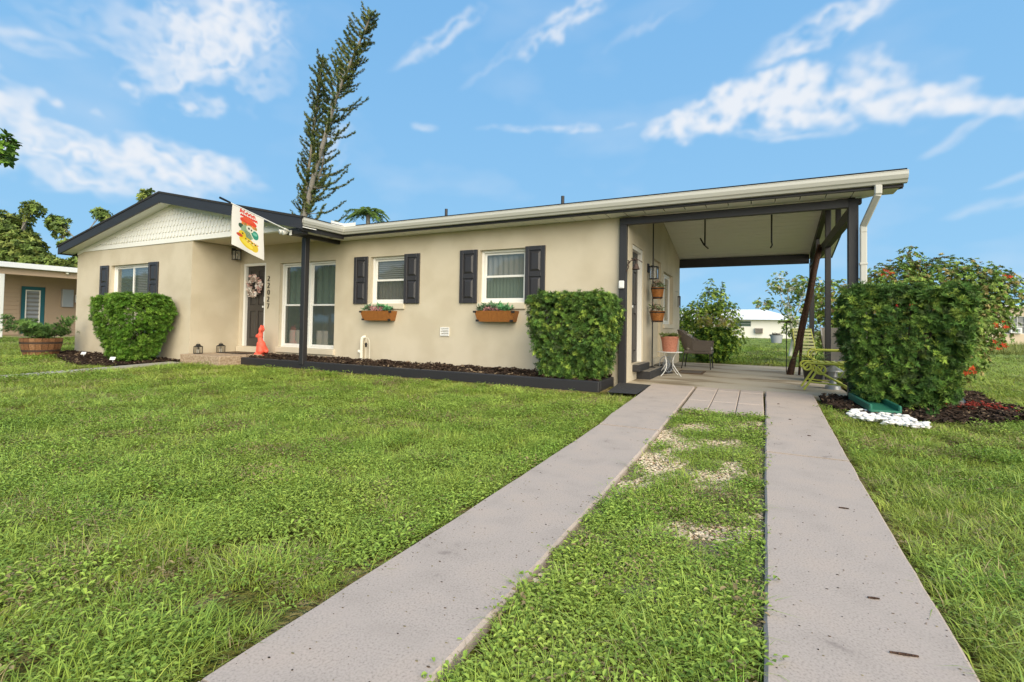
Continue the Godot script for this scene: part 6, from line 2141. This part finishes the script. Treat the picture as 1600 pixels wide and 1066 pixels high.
func plants() -> void:
	rng.seed = 99
	var lance := []
	for k in 4: lance.append(spray(4, 13, 0.055, 0.0115, 400 + k))
	var broad := []
	for k in 3: broad.append(leaf_tuft(8, 0.11, 0.05, 0.95, 410 + k, true).mesh(M.leaf))
	var small := []
	for k in 3: small.append(leaf_tuft(10, 0.05, 0.024, 0.95, 420 + k, true).mesh(M.leaf))
	var hedge_cols := [Color(0.06, 0.13, 0.03), Color(0.08, 0.165, 0.035), Color(0.11, 0.21, 0.04), Color(0.17, 0.28, 0.05), Color(0.29, 0.40, 0.07), Color(0.09, 0.14, 0.045), Color(0.07, 0.15, 0.03), Color(0.12, 0.22, 0.04), Color(0.13, 0.24, 0.045), Color(0.08, 0.165, 0.035)]
	bush("clipped_bush", "squarish clipped green bush in the bed beside the garden path", Vector3(-12.72, 0.02, -6.08), Vector3(1.38, 1.40, 1.14), 0.62, 1250, lance, [Color(0.085, 0.20, 0.02), Color(0.11, 0.24, 0.026), Color(0.13, 0.26, 0.03), Color(0.19, 0.33, 0.045)], 0.9, 7.0, 0.04)
	bush("clipped_bush", "squarish clipped dark green bush in the kerbed bed by the carport post", Vector3(-2.63, 0.10, -7.46), Vector3(1.36, 1.30, 0.84), 0.74, 1400, lance, hedge_cols, 0.85, 8.0, 0.035)
	bush("clipped_hedge", "large square clipped hedge bush at the carport corner beside the downspout", Vector3(1.56, 0.08, -7.52), Vector3(1.20, 1.34, 0.92), 0.74, 1500, lance, hedge_cols, 0.88, 9.0, 0.035)
	var gw := MB.new()
	for k in 7: gw.blade(Vector3(rng.randf_range(-0.05, 0.05), 0, 0), Vector3(rng.randf_range(-1, 1), 0, 0.6).normalized(), rng.randf_range(0.15, 0.3), 0.035, 0.9, 4)
	for k in gw.col.size(): gw.col[k] = Color(0.12, 0.24, 0.07)
	var wd := thing("broadleaf_weed", "pale broad-leaved weed at the foot of the square hedge", "weed", Vector3(1.72, -0.03, -6.95))
	part("leaves", gw, M.leaf, wd)
	# tree-like ixora with red flowers behind the hedge
	var ix := tree("red_flowering_shrub", "tall rounded shrub with red flowers behind the square hedge", "shrub", Vector3(2.65, 0, -10.3), [Vector3(0, 0, 0), Vector3(0.05, 0.5, 0), Vector3(0.0, 0.9, 0.05)],
		[[Vector3(-0.6, 1.5, 0.1), Vector3(0.55, 0.62, 0.6)], [Vector3(0.05, 1.65, -0.1), Vector3(0.55, 0.52, 0.6)], [Vector3(0.38, 1.55, 0.1), Vector3(0.45, 0.5, 0.5)], [Vector3(0.1, 1.05, 0.3), Vector3(0.5, 0.6, 0.5)], [Vector3(-0.5, 0.85, 0.3), Vector3(0.5, 0.6, 0.5)], [Vector3(0.72, 1.5, 0.0), Vector3(0.38, 0.42, 0.4)], [Vector3(0.5, 1.0, 0.2), Vector3(0.35, 0.4, 0.4)], [Vector3(-0.38, 2.1, 0.0), Vector3(0.2, 0.25, 0.2)], [Vector3(0.0, 0.5, 0.5), Vector3(0.45, 0.45, 0.4)]],
		small, [Color(0.13, 0.24, 0.045), Color(0.19, 0.32, 0.055), Color(0.28, 0.38, 0.08), Color(0.20, 0.28, 0.07), Color(0.30, 0.25, 0.09)], 900.0, 0.8, M.bark, 0.06, 0.5)
	var fx := []
	var fc := []
	for p in [Vector3(-0.72, 1.35, 0.72), Vector3(-0.52, 1.32, 0.78), Vector3(-0.1, 1.35, 0.75), Vector3(0.55, 1.02, 0.62), Vector3(0.5, 0.75, 0.7), Vector3(-0.8, 1.85, 0.5), Vector3(0.7, 1.75, 0.35), Vector3(-0.22, 0.42, 2.0)]:
		for k in 6:
			fx.append(Transform3D(face(Vector3(rng.randfn() * 0.4, 0.6, 1)).scaled(Vector3.ONE * rng.randf_range(0.5, 0.9)), p + Vector3(rng.randfn(), rng.randfn(), rng.randfn()) * 0.035))
			fc.append(Color(0.62, 0.07, 0.025) * rng.randf_range(0.7, 1.2))
	many("red_flowers", leaf_tuft(6, 0.05, 0.02, 1.0, 430).mesh(M.petal), fx, fc, ix)
	# garden behind the carport
	var yg := [Color(0.22, 0.35, 0.05), Color(0.32, 0.44, 0.06), Color(0.40, 0.49, 0.08), Color(0.14, 0.25, 0.045)]
	tree("garden_shrub", "tall loose yellow-green shrub behind the carport", "shrub", Vector3(-1.35, 0, -16.2), [Vector3(0, 0, 0), Vector3(0.05, 0.5, 0), Vector3(0.0, 0.95, 0.05)],
		[[Vector3(-0.35, 1.25, 0), Vector3(0.55, 0.55, 0.6)], [Vector3(0.1, 1.65, 0), Vector3(0.5, 0.5, 0.5)], [Vector3(0.45, 1.25, 0.1), Vector3(0.5, 0.55, 0.5)], [Vector3(-0.6, 0.7, 0.1), Vector3(0.5, 0.5, 0.5)], [Vector3(0.6, 0.6, 0.1), Vector3(0.45, 0.5, 0.5)], [Vector3(0.0, 2.15, 0), Vector3(0.18, 0.3, 0.2)], [Vector3(0.35, 2.1, 0), Vector3(0.12, 0.25, 0.15)], [Vector3(-0.9, 1.2, -0.4), Vector3(0.4, 0.4, 0.4)]],
		small, yg, 430.0, 1.0, M.bark, 0.06, 0.4)
	tree("croton_plant", "thin yellow and tan leaved shrub in front of the loose shrub", "shrub", Vector3(-1.12, 0, -15.1), [Vector3(0, 0, 0), Vector3(0.02, 0.4, 0), Vector3(0, 0.6, 0)],
		[[Vector3(-0.25, 1.0, 0), Vector3(0.28, 0.40, 0.3)], [Vector3(0.25, 0.95, 0), Vector3(0.25, 0.38, 0.3)], [Vector3(0.0, 0.8, 0.1), Vector3(0.3, 0.3, 0.3)]], lance, [Color(0.50, 0.46, 0.10), Color(0.46, 0.38, 0.20), Color(0.34, 0.36, 0.09)], 120.0, 1.0, M.bark, 0.03, 0.2)
	bush("glossy_bush", "low rounded dark glossy bush at the back edge of the carport slab", Vector3(-1.08, 0.0, -14.05), Vector3(1.0, 0.86, 0.8), 0.8, 1700, broad, [Color(0.05, 0.12, 0.018), Color(0.09, 0.19, 0.025), Color(0.24, 0.36, 0.045)], 0.6, 2.6, 0.06)
	tree("bleached_tree", "sparse tree with pale twisting branches beyond the carport", "tree", Vector3(0.95, 0, -19.0), [Vector3(0, 0, 0), Vector3(0.08, 0.6, 0), Vector3(0.02, 1.2, 0)],
		[[Vector3(-0.75, 1.75, 0), Vector3(0.5, 0.22, 0.4)], [Vector3(-0.35, 2.35, 0), Vector3(0.45, 0.3, 0.4)], [Vector3(0.4, 2.3, 0.1), Vector3(0.6, 0.45, 0.5)], [Vector3(0.1, 1.7, 0), Vector3(0.5, 0.35, 0.4)], [Vector3(0.8, 1.6, 0), Vector3(0.5, 0.5, 0.5)], [Vector3(0.15, 1.0, 0.2), Vector3(0.5, 0.45, 0.4)], [Vector3(0.5, 0.55, 0.2), Vector3(0.5, 0.4, 0.4)], [Vector3(-0.35, 2.8, 0), Vector3(0.3, 0.12, 0.2)]],
		small, [Color(0.15, 0.25, 0.045), Color(0.22, 0.33, 0.06), Color(0.32, 0.40, 0.09), Color(0.42, 0.42, 0.29)], 170.0, 1.5, M.white_wall, 0.055, 0.3)
	tree("garden_shrub", "dense green shrub between the carport posts", "shrub", Vector3(1.75, 0, -15.0), [Vector3(0, 0, 0), Vector3(0.05, 0.5, 0), Vector3(0.0, 0.9, 0.05)],
		[[Vector3(0.0, 1.5, 0), Vector3(0.6, 0.75, 0.6)], [Vector3(0.6, 1.3, 0), Vector3(0.7, 0.9, 0.6)], [Vector3(0.1, 0.6, 0.1), Vector3(0.6, 0.6, 0.6)], [Vector3(0.9, 0.6, 0), Vector3(0.7, 0.6, 0.5)]], small, [Color(0.17, 0.30, 0.05), Color(0.26, 0.39, 0.065), Color(0.36, 0.44, 0.09), Color(0.25, 0.20, 0.08)], 300.0, 1.2, M.bark, 0.06, 0.5)
	norfolk_pine()
	# far left: wind-cut trees behind the neighbour
	var olive := [Color(0.12, 0.18, 0.04), Color(0.17, 0.24, 0.05), Color(0.24, 0.29, 0.07), Color(0.09, 0.14, 0.035)]
	tree("wind_cut_tree", "sprawling olive green tree behind the neighbouring carport", "tree", Vector3(-46.3, 0, -14.8), [Vector3(0, 0, 0), Vector3(0.1, 2.2, 0), Vector3(0.3, 3.8, 0)],
		[[Vector3(-0.6, 6.9, 0.4), Vector3(1.5, 1.3, 1.4)], [Vector3(0.5, 5.6, 0), Vector3(1.7, 1.3, 1.5)], [Vector3(1.7, 4.7, -0.6), Vector3(1.3, 0.8, 1.2)], [Vector3(1.3, 8.4, -0.4), Vector3(0.75, 0.55, 0.7)], [Vector3(0.7, 7.9, -0.2), Vector3(0.5, 0.4, 0.5)], [Vector3(-1.8, 5.2, 1.0), Vector3(1.6, 1.4, 1.5)], [Vector3(2.8, 4.3, -1.2), Vector3(1.2, 0.7, 1.0)]],
		small, olive, 26.0, 5.0, M.grey_bark, 0.2, 0.35)
	tree("wind_cut_tree", "thin olive tree with small separate tufts behind the gable eave", "tree", Vector3(-42.0, 0, -16.8), [Vector3(0, 0, 0), Vector3(-0.3, 2.6, 0), Vector3(-0.2, 4.6, 0)],
		[[Vector3(-1.5, 7.5, 0.8), Vector3(0.75, 0.5, 0.7)], [Vector3(-1.2, 6.9, 0.8), Vector3(0.5, 0.5, 0.5)], [Vector3(-0.6, 5.9, 0.4), Vector3(0.9, 0.4, 0.7)], [Vector3(0.4, 5.7, -0.2), Vector3(0.7, 0.5, 0.6)], [Vector3(1.3, 8.1, -0.5), Vector3(0.75, 0.35, 0.6)], [Vector3(1.7, 7.7, -0.8), Vector3(0.6, 0.3, 0.5)], [Vector3(4.0, 9.4, -1.9), Vector3(0.55, 0.5, 0.5)], [Vector3(0.8, 4.4, 0), Vector3(1.6, 0.8, 1.2)]],
		small, olive, 34.0, 5.0, M.grey_bark, 0.15, 0.2)
	tree("overhanging_tree", "green leafy tree whose branch reaches in beside the path", "tree", Vector3(-21.6, 0, -4.3), [Vector3(0, 0, 0), Vector3(0.0, 2.4, 0), Vector3(0.2, 4.2, -0.2)],
		[[Vector3(0.0, 6.0, 0.0), Vector3(1.2, 1.0, 1.2)], [Vector3(-0.8, 5.2, 0.6), Vector3(1.2, 1.0, 1.2)], [Vector3(2.15, 5.75, -1.55), Vector3(0.42, 0.5, 0.4)]], broad, [Color(0.10, 0.22, 0.03), Color(0.16, 0.30, 0.04), Color(0.08, 0.16, 0.025)], 40.0, 2.0, M.bark, 0.16, 0.3)
	# palm crown over the roof
	var pm := thing("palm_tree", "small feathery palm showing above the roof beside the pine", "palm", Vector3(-18.9, 0, -20.0))
	var b := MB.new()
	b.tube([Vector3(0, 0, 0), Vector3(0.1, 3.0, 0), Vector3(0, 6.85, 0)], [0.16, 0.12, 0.11], 8)
	part("trunk", b, M.grey_bark, pm)
	for k in 16:
		b = MB.new()
		var a := TAU * k / 16.0 + rng.randf() * 0.3
		var out := Vector3(cos(a), 0, sin(a))
		var e := rng.randf_range(0.2, 1.0)
		var pts := []
		for j in 9:
			var u := j / 8.0
			pts.append(Vector3(0, 6.85, 0) + out * 1.15 * u + Vector3.UP * (e * 0.75 * u - 1.0 * u * u * (1.1 - e * 0.4)))
		b.c = Color(0.14, 0.19, 0.06)
		b.tube(pts, [0.015, 0.013, 0.012, 0.011, 0.01, 0.008, 0.006, 0.005, 0.003], 4, false)
		for j in 26:
			var s := lerpf(0.8, 7.9, j / 25.0)
			var i := int(s)
			var p: Vector3 = pts[i].lerp(pts[i + 1], s - i)
			var sd := out.cross(Vector3.UP)
			for sg in [-1.0, 1.0]:
				b.c = Color(0.10, 0.17, 0.04) * rng.randf_range(0.6, 1.5)
				b.leaf(p, (sd * sg + out * 0.5 + Vector3.UP * rng.randf_range(-0.5, 0.2)).normalized(), Vector3.UP, rng.randf_range(0.25, 0.38), 0.03, 0.1, 0.3)
		part("frond", b, M.leaf, pm)
	# barrel planter by the left corner
	var bt := thing("barrel_planter", "half whiskey barrel planter with a sprawling juniper by the house corner", "planter", Vector3(-16.55, -0.05, -5.85))
	var stave_mats := [M.barrel_wood, M.barrel_wood.duplicate(), M.barrel_wood.duplicate()]
	stave_mats[1].albedo_color = lin(0.30, 0.14, 0.06)
	stave_mats[2].albedo_color = lin(0.44, 0.24, 0.12)
	for k in 20:
		b = MB.new()
		var a0 := TAU * k / 20.0 + 0.012
		var a1 := TAU * (k + 1) / 20.0 - 0.012
		var q := []
		for r in [[0.34, 0.0], [0.40, 0.22], [0.42, 0.42], [0.39, 0.42], [0.37, 0.22], [0.31, 0.0]]: q.append([Vector3(cos(a0) * r[0], r[1], -sin(a0) * r[0]), Vector3(cos(a1) * r[0], r[1], -sin(a1) * r[0])])
		for i in 6:
			var j := (i + 1) % 6
			b.quad(q[i][0], q[i][1], q[j][1], q[j][0])
		part("stave", b, stave_mats[k * 7 % 3], bt)
	for y in [[0.10, 0.372], [0.30, 0.412]]:
		b = MB.new()
		b.lathe([Vector2(y[1] - 0.004, y[0] - 0.025), Vector2(y[1] + 0.007, y[0] + 0.025), Vector2(y[1] - 0.02, y[0] + 0.026)], 28)
		part("hoop", b, M.hoop_iron, bt)
	b = MB.new()
	b.lathe([Vector2(0.385, 0.37), Vector2(0, 0.39)], 20)
	part("soil", b, M.mulch, bt)
	var jx := []
	var jc := []
	var jb := MB.new()
	for k in 9:
		var a := TAU * k / 9.0 + rng.randf() * 0.4
		var L: float = [1.0, 0.7, 0.85, 1.1, 0.6, 0.9, 1.05, 0.75, 0.8][k] * 0.85
		var up := rng.randf_range(0.05, 0.45)
		var pts := []
		for j in 6:
			var u := j / 5.0
			pts.append(Vector3(cos(a) * L * u, 0.38 + 0.18 * sin(u * 2.2) + up * u, sin(a) * L * u))
		jb.tube(pts, [0.02, 0.016, 0.012, 0.009, 0.006, 0.003], 5)
		for j in 20:
			var u := rng.randf_range(0.12, 1.0)
			var i := mini(int(u * 5), 4)
			var p: Vector3 = pts[i].lerp(pts[i + 1], u * 5 - i)
			jx.append(Transform3D(face(Vector3(cos(a) * 0.6, 0.6, sin(a) * 0.6) + Vector3(rng.randfn(), rng.randfn(), rng.randfn()) * 0.3).scaled(Vector3.ONE * rng.randf_range(1.0, 1.6)), p + Vector3(rng.randfn(), rng.randfn() * 0.6, rng.randfn()) * 0.06))
			jc.append([Color(0.10, 0.20, 0.05), Color(0.15, 0.26, 0.06), Color(0.08, 0.15, 0.045)][rng.randi() % 3] * rng.randf_range(0.7, 1.3))
	part("stems", jb, M.bark, bt)
	many("juniper_foliage", lance[0], jx, jc, bt)

# ---------------------------------------------------------------- neighbours
func background() -> void:
	var b: MB
	# neighbour's carport on the left, facing +x
	var n := thing("neighbour_house", "tan neighbouring house with white flat carport roof and teal door", "house", Vector3(-28.5, 0, -8.2))
	b = MB.new()
	b.span(Vector3(-9, 3.001, -16), Vector3(0.25, 3.22, 0.1), 0.01)
	part("roof", b, M.white_roof, n)
	b = MB.new()
	b.span(Vector3(-0.12, 2.72, -16), Vector3(0.0, 3.0, -0.4), 0.01)
	part("beam", b, M.tan_paint, n)
	b = MB.new()
	b.span(Vector3(-0.14, -0.1, -0.6), Vector3(0.02, 2.719, -0.45), 0.01)
	part("post", b, M.white_trim, n)
	for k in 15: # lap siding boards of the carport wall
		b = MB.new()
		var y := 0.05 + k * 0.2
		b.box(Vector3(-3.2, y + 0.1, -0.75), Vector3(0.03, 0.2, 2.8), 0.004, Basis(Vector3.BACK, 0.08))
		part("siding_board", b, M.tan_stucco, n)
	b = MB.new()
	b.t = Transform3D(Basis(Vector3.UP, PI / 2), Vector3(-3.22, 0, 1.0))
	b.wall(17.0, -0.1, 2.999, 0.2, [[3.2, 0.1, 4.1, 2.4]])
	b.t = Transform3D.IDENTITY
	b.span(Vector3(-9, -0.1, 0.82), Vector3(-3.43, 2.999, 1.0))
	part("wall", b, M.tan_stucco, n)
	var d := node("door", n, Vector3(-3.22, 0.1, -2.2), PI / 2)
	b = MB.new()
	rect_frame(b, 0, 0, 0.9, 2.3, 0.17, -0.12, -0.04)
	part("door_leaf", b, M.teal_paint, d)
	b = MB.new()
	rect_frame(b, 0.1705, 0.1705, 0.7295, 2.1295, 0.045, -0.11, -0.03)
	part("screen_frame", b, M.white_trim, d)
	b = MB.new()
	b.span(Vector3(0.19, 0.19, -0.1), Vector3(0.71, 2.11, -0.09))
	part("screen", b, M.grey_plastic, d)
	for k in 9:
		b = MB.new()
		b.box(Vector3(0.45, 0.32 + k * 0.2, -0.075), Vector3(0.51, 0.13, 0.006), 0.0, Basis(Vector3.RIGHT, 0.5))
		part("jalousie", b, M.blind_grey, d)
	b = MB.new()
	b.span(Vector3(-3.219, 1.45, -4.15), Vector3(-3.02, 2.35, -3.7), 0.01)
	part("meter_box", b, M.galvanised, n)
	b = MB.new()
	b.span(Vector3(-3.219, 1.7, -4.5), Vector3(-3.1, 2.1, -4.25), 0.01)
	part("switch_box", b, M.white_metal, n)
	b = MB.new()
	b.span(Vector3(-9, -0.2, -16), Vector3(0.3, -0.005, 0.6))
	part("carport_floor", b, M.slab_concrete, n)
	b = MB.new()
	b.tube([Vector3(0.02, 3.0, -2.65), Vector3(0.1, 2.98, -2.65)], 0.03, 8)
	b.lathe([Vector2(0, -0.07), Vector2(0.06, -0.04), Vector2(0.06, 0.03), Vector2(0, 0.06)], 10, Vector3(0.12, 2.95, -2.65))
	part("porch_bulb", b, M.candle, n)
	# white house beyond the back lawn
	var w := thing("white_house", "low white house with a pale hipped roof beyond the back lawn", "house", Vector3(-3.0, -0.16, -64.0))
	b = MB.new()
	b.t = Transform3D(Basis.IDENTITY, Vector3(-9.0, 0, 0))
	b.wall(16.0, 0, 2.15, 0.2, [[9.4, 1.35, 11.2, 2.0]])
	b.t = Transform3D.IDENTITY
	b.span(Vector3(-9, 0, -8), Vector3(-8.8, 2.15, -0.2005)); b.span(Vector3(6.8, 0, -8), Vector3(7.0, 2.15, -0.2005)); b.span(Vector3(-9, 0, -8.2), Vector3(7, 2.15, -8.0005))
	part("wall", b, M.white_wall, w)
	b = MB.new()
	var e := [Vector3(-9.6, 2.16, 0.6), Vector3(7.6, 2.16, 0.6), Vector3(7.6, 2.16, -8.8), Vector3(-9.6, 2.16, -8.8)]
	var r0 := Vector3(-5.0, 3.5, -4.1)
	var r1 := Vector3(3.6, 3.5, -4.1)
	b.quad(e[0], e[1], r1, r0); b.quad(e[2], e[3], r0, r1); b.tri(e[1], e[2], r1); b.tri(e[3], e[0], r0); b.quad(e[3], e[2], e[1], e[0])
	part("roof", b, M.white_roof, w)
	var wn := node("window", w, Vector3(0.4, 1.35, 0))
	b = MB.new()
	rect_frame(b, 0, 0, 1.8, 0.65, 0.05, -0.1, -0.04)
	b.span(Vector3(0.05, 0.3, -0.1), Vector3(1.75, 0.35, -0.045))
	part("frame", b, M.galvanised, wn)
	b = MB.new()
	b.span(Vector3(0.05, 0.05, -0.09), Vector3(1.75, 0.6, -0.08))
	part("pane", b, M.blind_green, wn)
	var ac := node("air_conditioner", w, Vector3(2.6, 0.6, 0))
	b = MB.new()
	b.span(Vector3(0, 0, -0.1), Vector3(0.85, 0.58, 0.35), 0.02)
	part("case", b, M.cushion, ac)
	for k in 4:
		b = MB.new()
		b.span(Vector3(0.06, 0.08 + k * 0.12, 0.3505), Vector3(0.79, 0.13 + k * 0.12, 0.37))
		part("grille_bar", b, M.black_plastic, ac)
	var gp := thing("grey_tub", "grey planter tub with a small plant on the back lawn", "plant pot", Vector3(1.1, -0.12, -38.5))
	b = MB.new()
	b.lathe([Vector2(0, 0.05), Vector2(0.3, 0.05), Vector2(0.4, 0.62), Vector2(0.43, 0.64), Vector2(0.36, 0.64), Vector2(0.34, 0.55), Vector2(0, 0.55)], 16)
	part("tub", b, M.grey_plastic, gp)
	var xf := []
	var cc := []
	for k in 16:
		xf.append(Transform3D(face(Vector3(rng.randfn(), 1.5, rng.randfn())).scaled(Vector3.ONE * 3.0), Vector3(rng.randf_range(-0.25, 0.25), 0.6, rng.randf_range(-0.25, 0.25))))
		cc.append(Color(0.13, 0.12, 0.10) * rng.randf_range(0.7, 1.3))
	many("plant", leaf_tuft(7, 0.08, 0.02, 0.8, 440).mesh(M.leaf), xf, cc, gp)
	# beige house on the right
	var g := thing("beige_house", "beige house with a low white roof edge beyond the tall grass", "house", Vector3(17.4, -0.1, -58.2))
	b = MB.new()
	b.wall(14.0, 0, 3.0, 0.2, [[1.95, 0.95, 3.35, 2.5]])
	b.span(Vector3(0, 0, -8), Vector3(0.2, 3.0, -0.2005)); b.span(Vector3(13.8, 0, -8), Vector3(14, 3.0, -0.2005)); b.span(Vector3(0, 0, -8.2), Vector3(14, 3.0, -8.0005))
	b.prism(PackedVector2Array([Vector2(0, 3.001), Vector2(14, 3.001), Vector2(1.4, 3.32), Vector2(0, 3.3)]), -0.2, -0.001)
	part("wall", b, M.beige_wall, g)
	b = MB.new()
	b.prism(PackedVector2Array([Vector2(-0.4, 3.33), Vector2(1.3, 3.38), Vector2(14.4, 3.0), Vector2(14.4, 3.12), Vector2(1.3, 3.5), Vector2(-0.4, 3.45)]), -8.6, 0.45)
	part("roof", b, M.white_roof, g)
	b = MB.new()
	b.span(Vector3(-0.1, 0, 0.2), Vector3(0.0, 3.33, 0.3))
	part("corner_pipe", b, M.galvanised, g)
	var w2 := node("window", g, Vector3(1.95, 0.95, 0))
	b = MB.new()
	rect_frame(b, 0, 0, 1.4, 1.55, 0.05, -0.1, -0.03)
	for k in 2: b.span(Vector3(0.05, 0.62 + k * 0.32, -0.09), Vector3(1.35, 0.65 + k * 0.32, -0.04))
	for k in 2: b.span(Vector3(0.45 + k * 0.42, 0.62, -0.088), Vector3(0.48 + k * 0.42, 1.5, -0.042))
	part("frame", b, M.white_trim, w2)
	b = MB.new()
	b.span(Vector3(0.05, 0.05, -0.12), Vector3(1.35, 1.5, -0.11))
	part("pane", b, M.blind_grey, w2)
	var a2 := node("air_conditioner", g, Vector3(2.3, 1.0, 0))
	b = MB.new()
	b.span(Vector3(0, 0, -0.1), Vector3(0.75, 0.5, 0.25), 0.02)
	part("case", b, M.white_metal, a2)
	b = MB.new()
	b.span(Vector3(0.12, 0.1, 0.2505), Vector3(0.63, 0.4, 0.26))
	part("grille", b, M.grey_plastic, a2)
	# trees across the street, which the windows mirror
	var sm := []
	for k in 2: sm.append(leaf_tuft(9, 0.05, 0.03, 0.95, 450 + k, true).mesh(M.leaf))
	var st := tree("street_tree", "leafy green tree across the street from the house", "tree", Vector3(-26, -0.2, 21), [Vector3(0, 0, 0), Vector3(0.1, 1.6, 0), Vector3(0, 2.6, 0)],
		[[Vector3(0, 5.0, 0), Vector3(2.4, 1.9, 2.2)], [Vector3(-1.6, 3.9, 0.4), Vector3(1.9, 1.5, 1.8)], [Vector3(1.7, 3.8, -0.3), Vector3(1.9, 1.6, 1.8)], [Vector3(0.2, 3.2, 1.0), Vector3(1.8, 1.3, 1.6)]], sm, [Color(0.05, 0.10, 0.02), Color(0.08, 0.14, 0.025), Color(0.12, 0.17, 0.03)], 14.0, 6.0, M.bark, 0.2, 0.4)
	st.set_meta("group", "trees across the street")
	for p in [Vector3(-33, -0.2, 24), Vector3(-19, -0.2, 23), Vector3(-12.5, -0.2, 20.5), Vector3(-6, -0.2, 24), Vector3(1, -0.2, 22), Vector3(-40, -0.2, 21), Vector3(-47, -0.2, 23), Vector3(-55, -0.2, 21), Vector3(-63, -0.2, 23), Vector3(-72, -0.2, 22), Vector3(-81, -0.2, 24)]: copy(st, p, p.x)

func _ready() -> void:
	rng.seed = 77
	stage()
	materials()
	terrain()
	build_house()
	porch_things()
	carport_things()
	plants()
	background()
	grass()
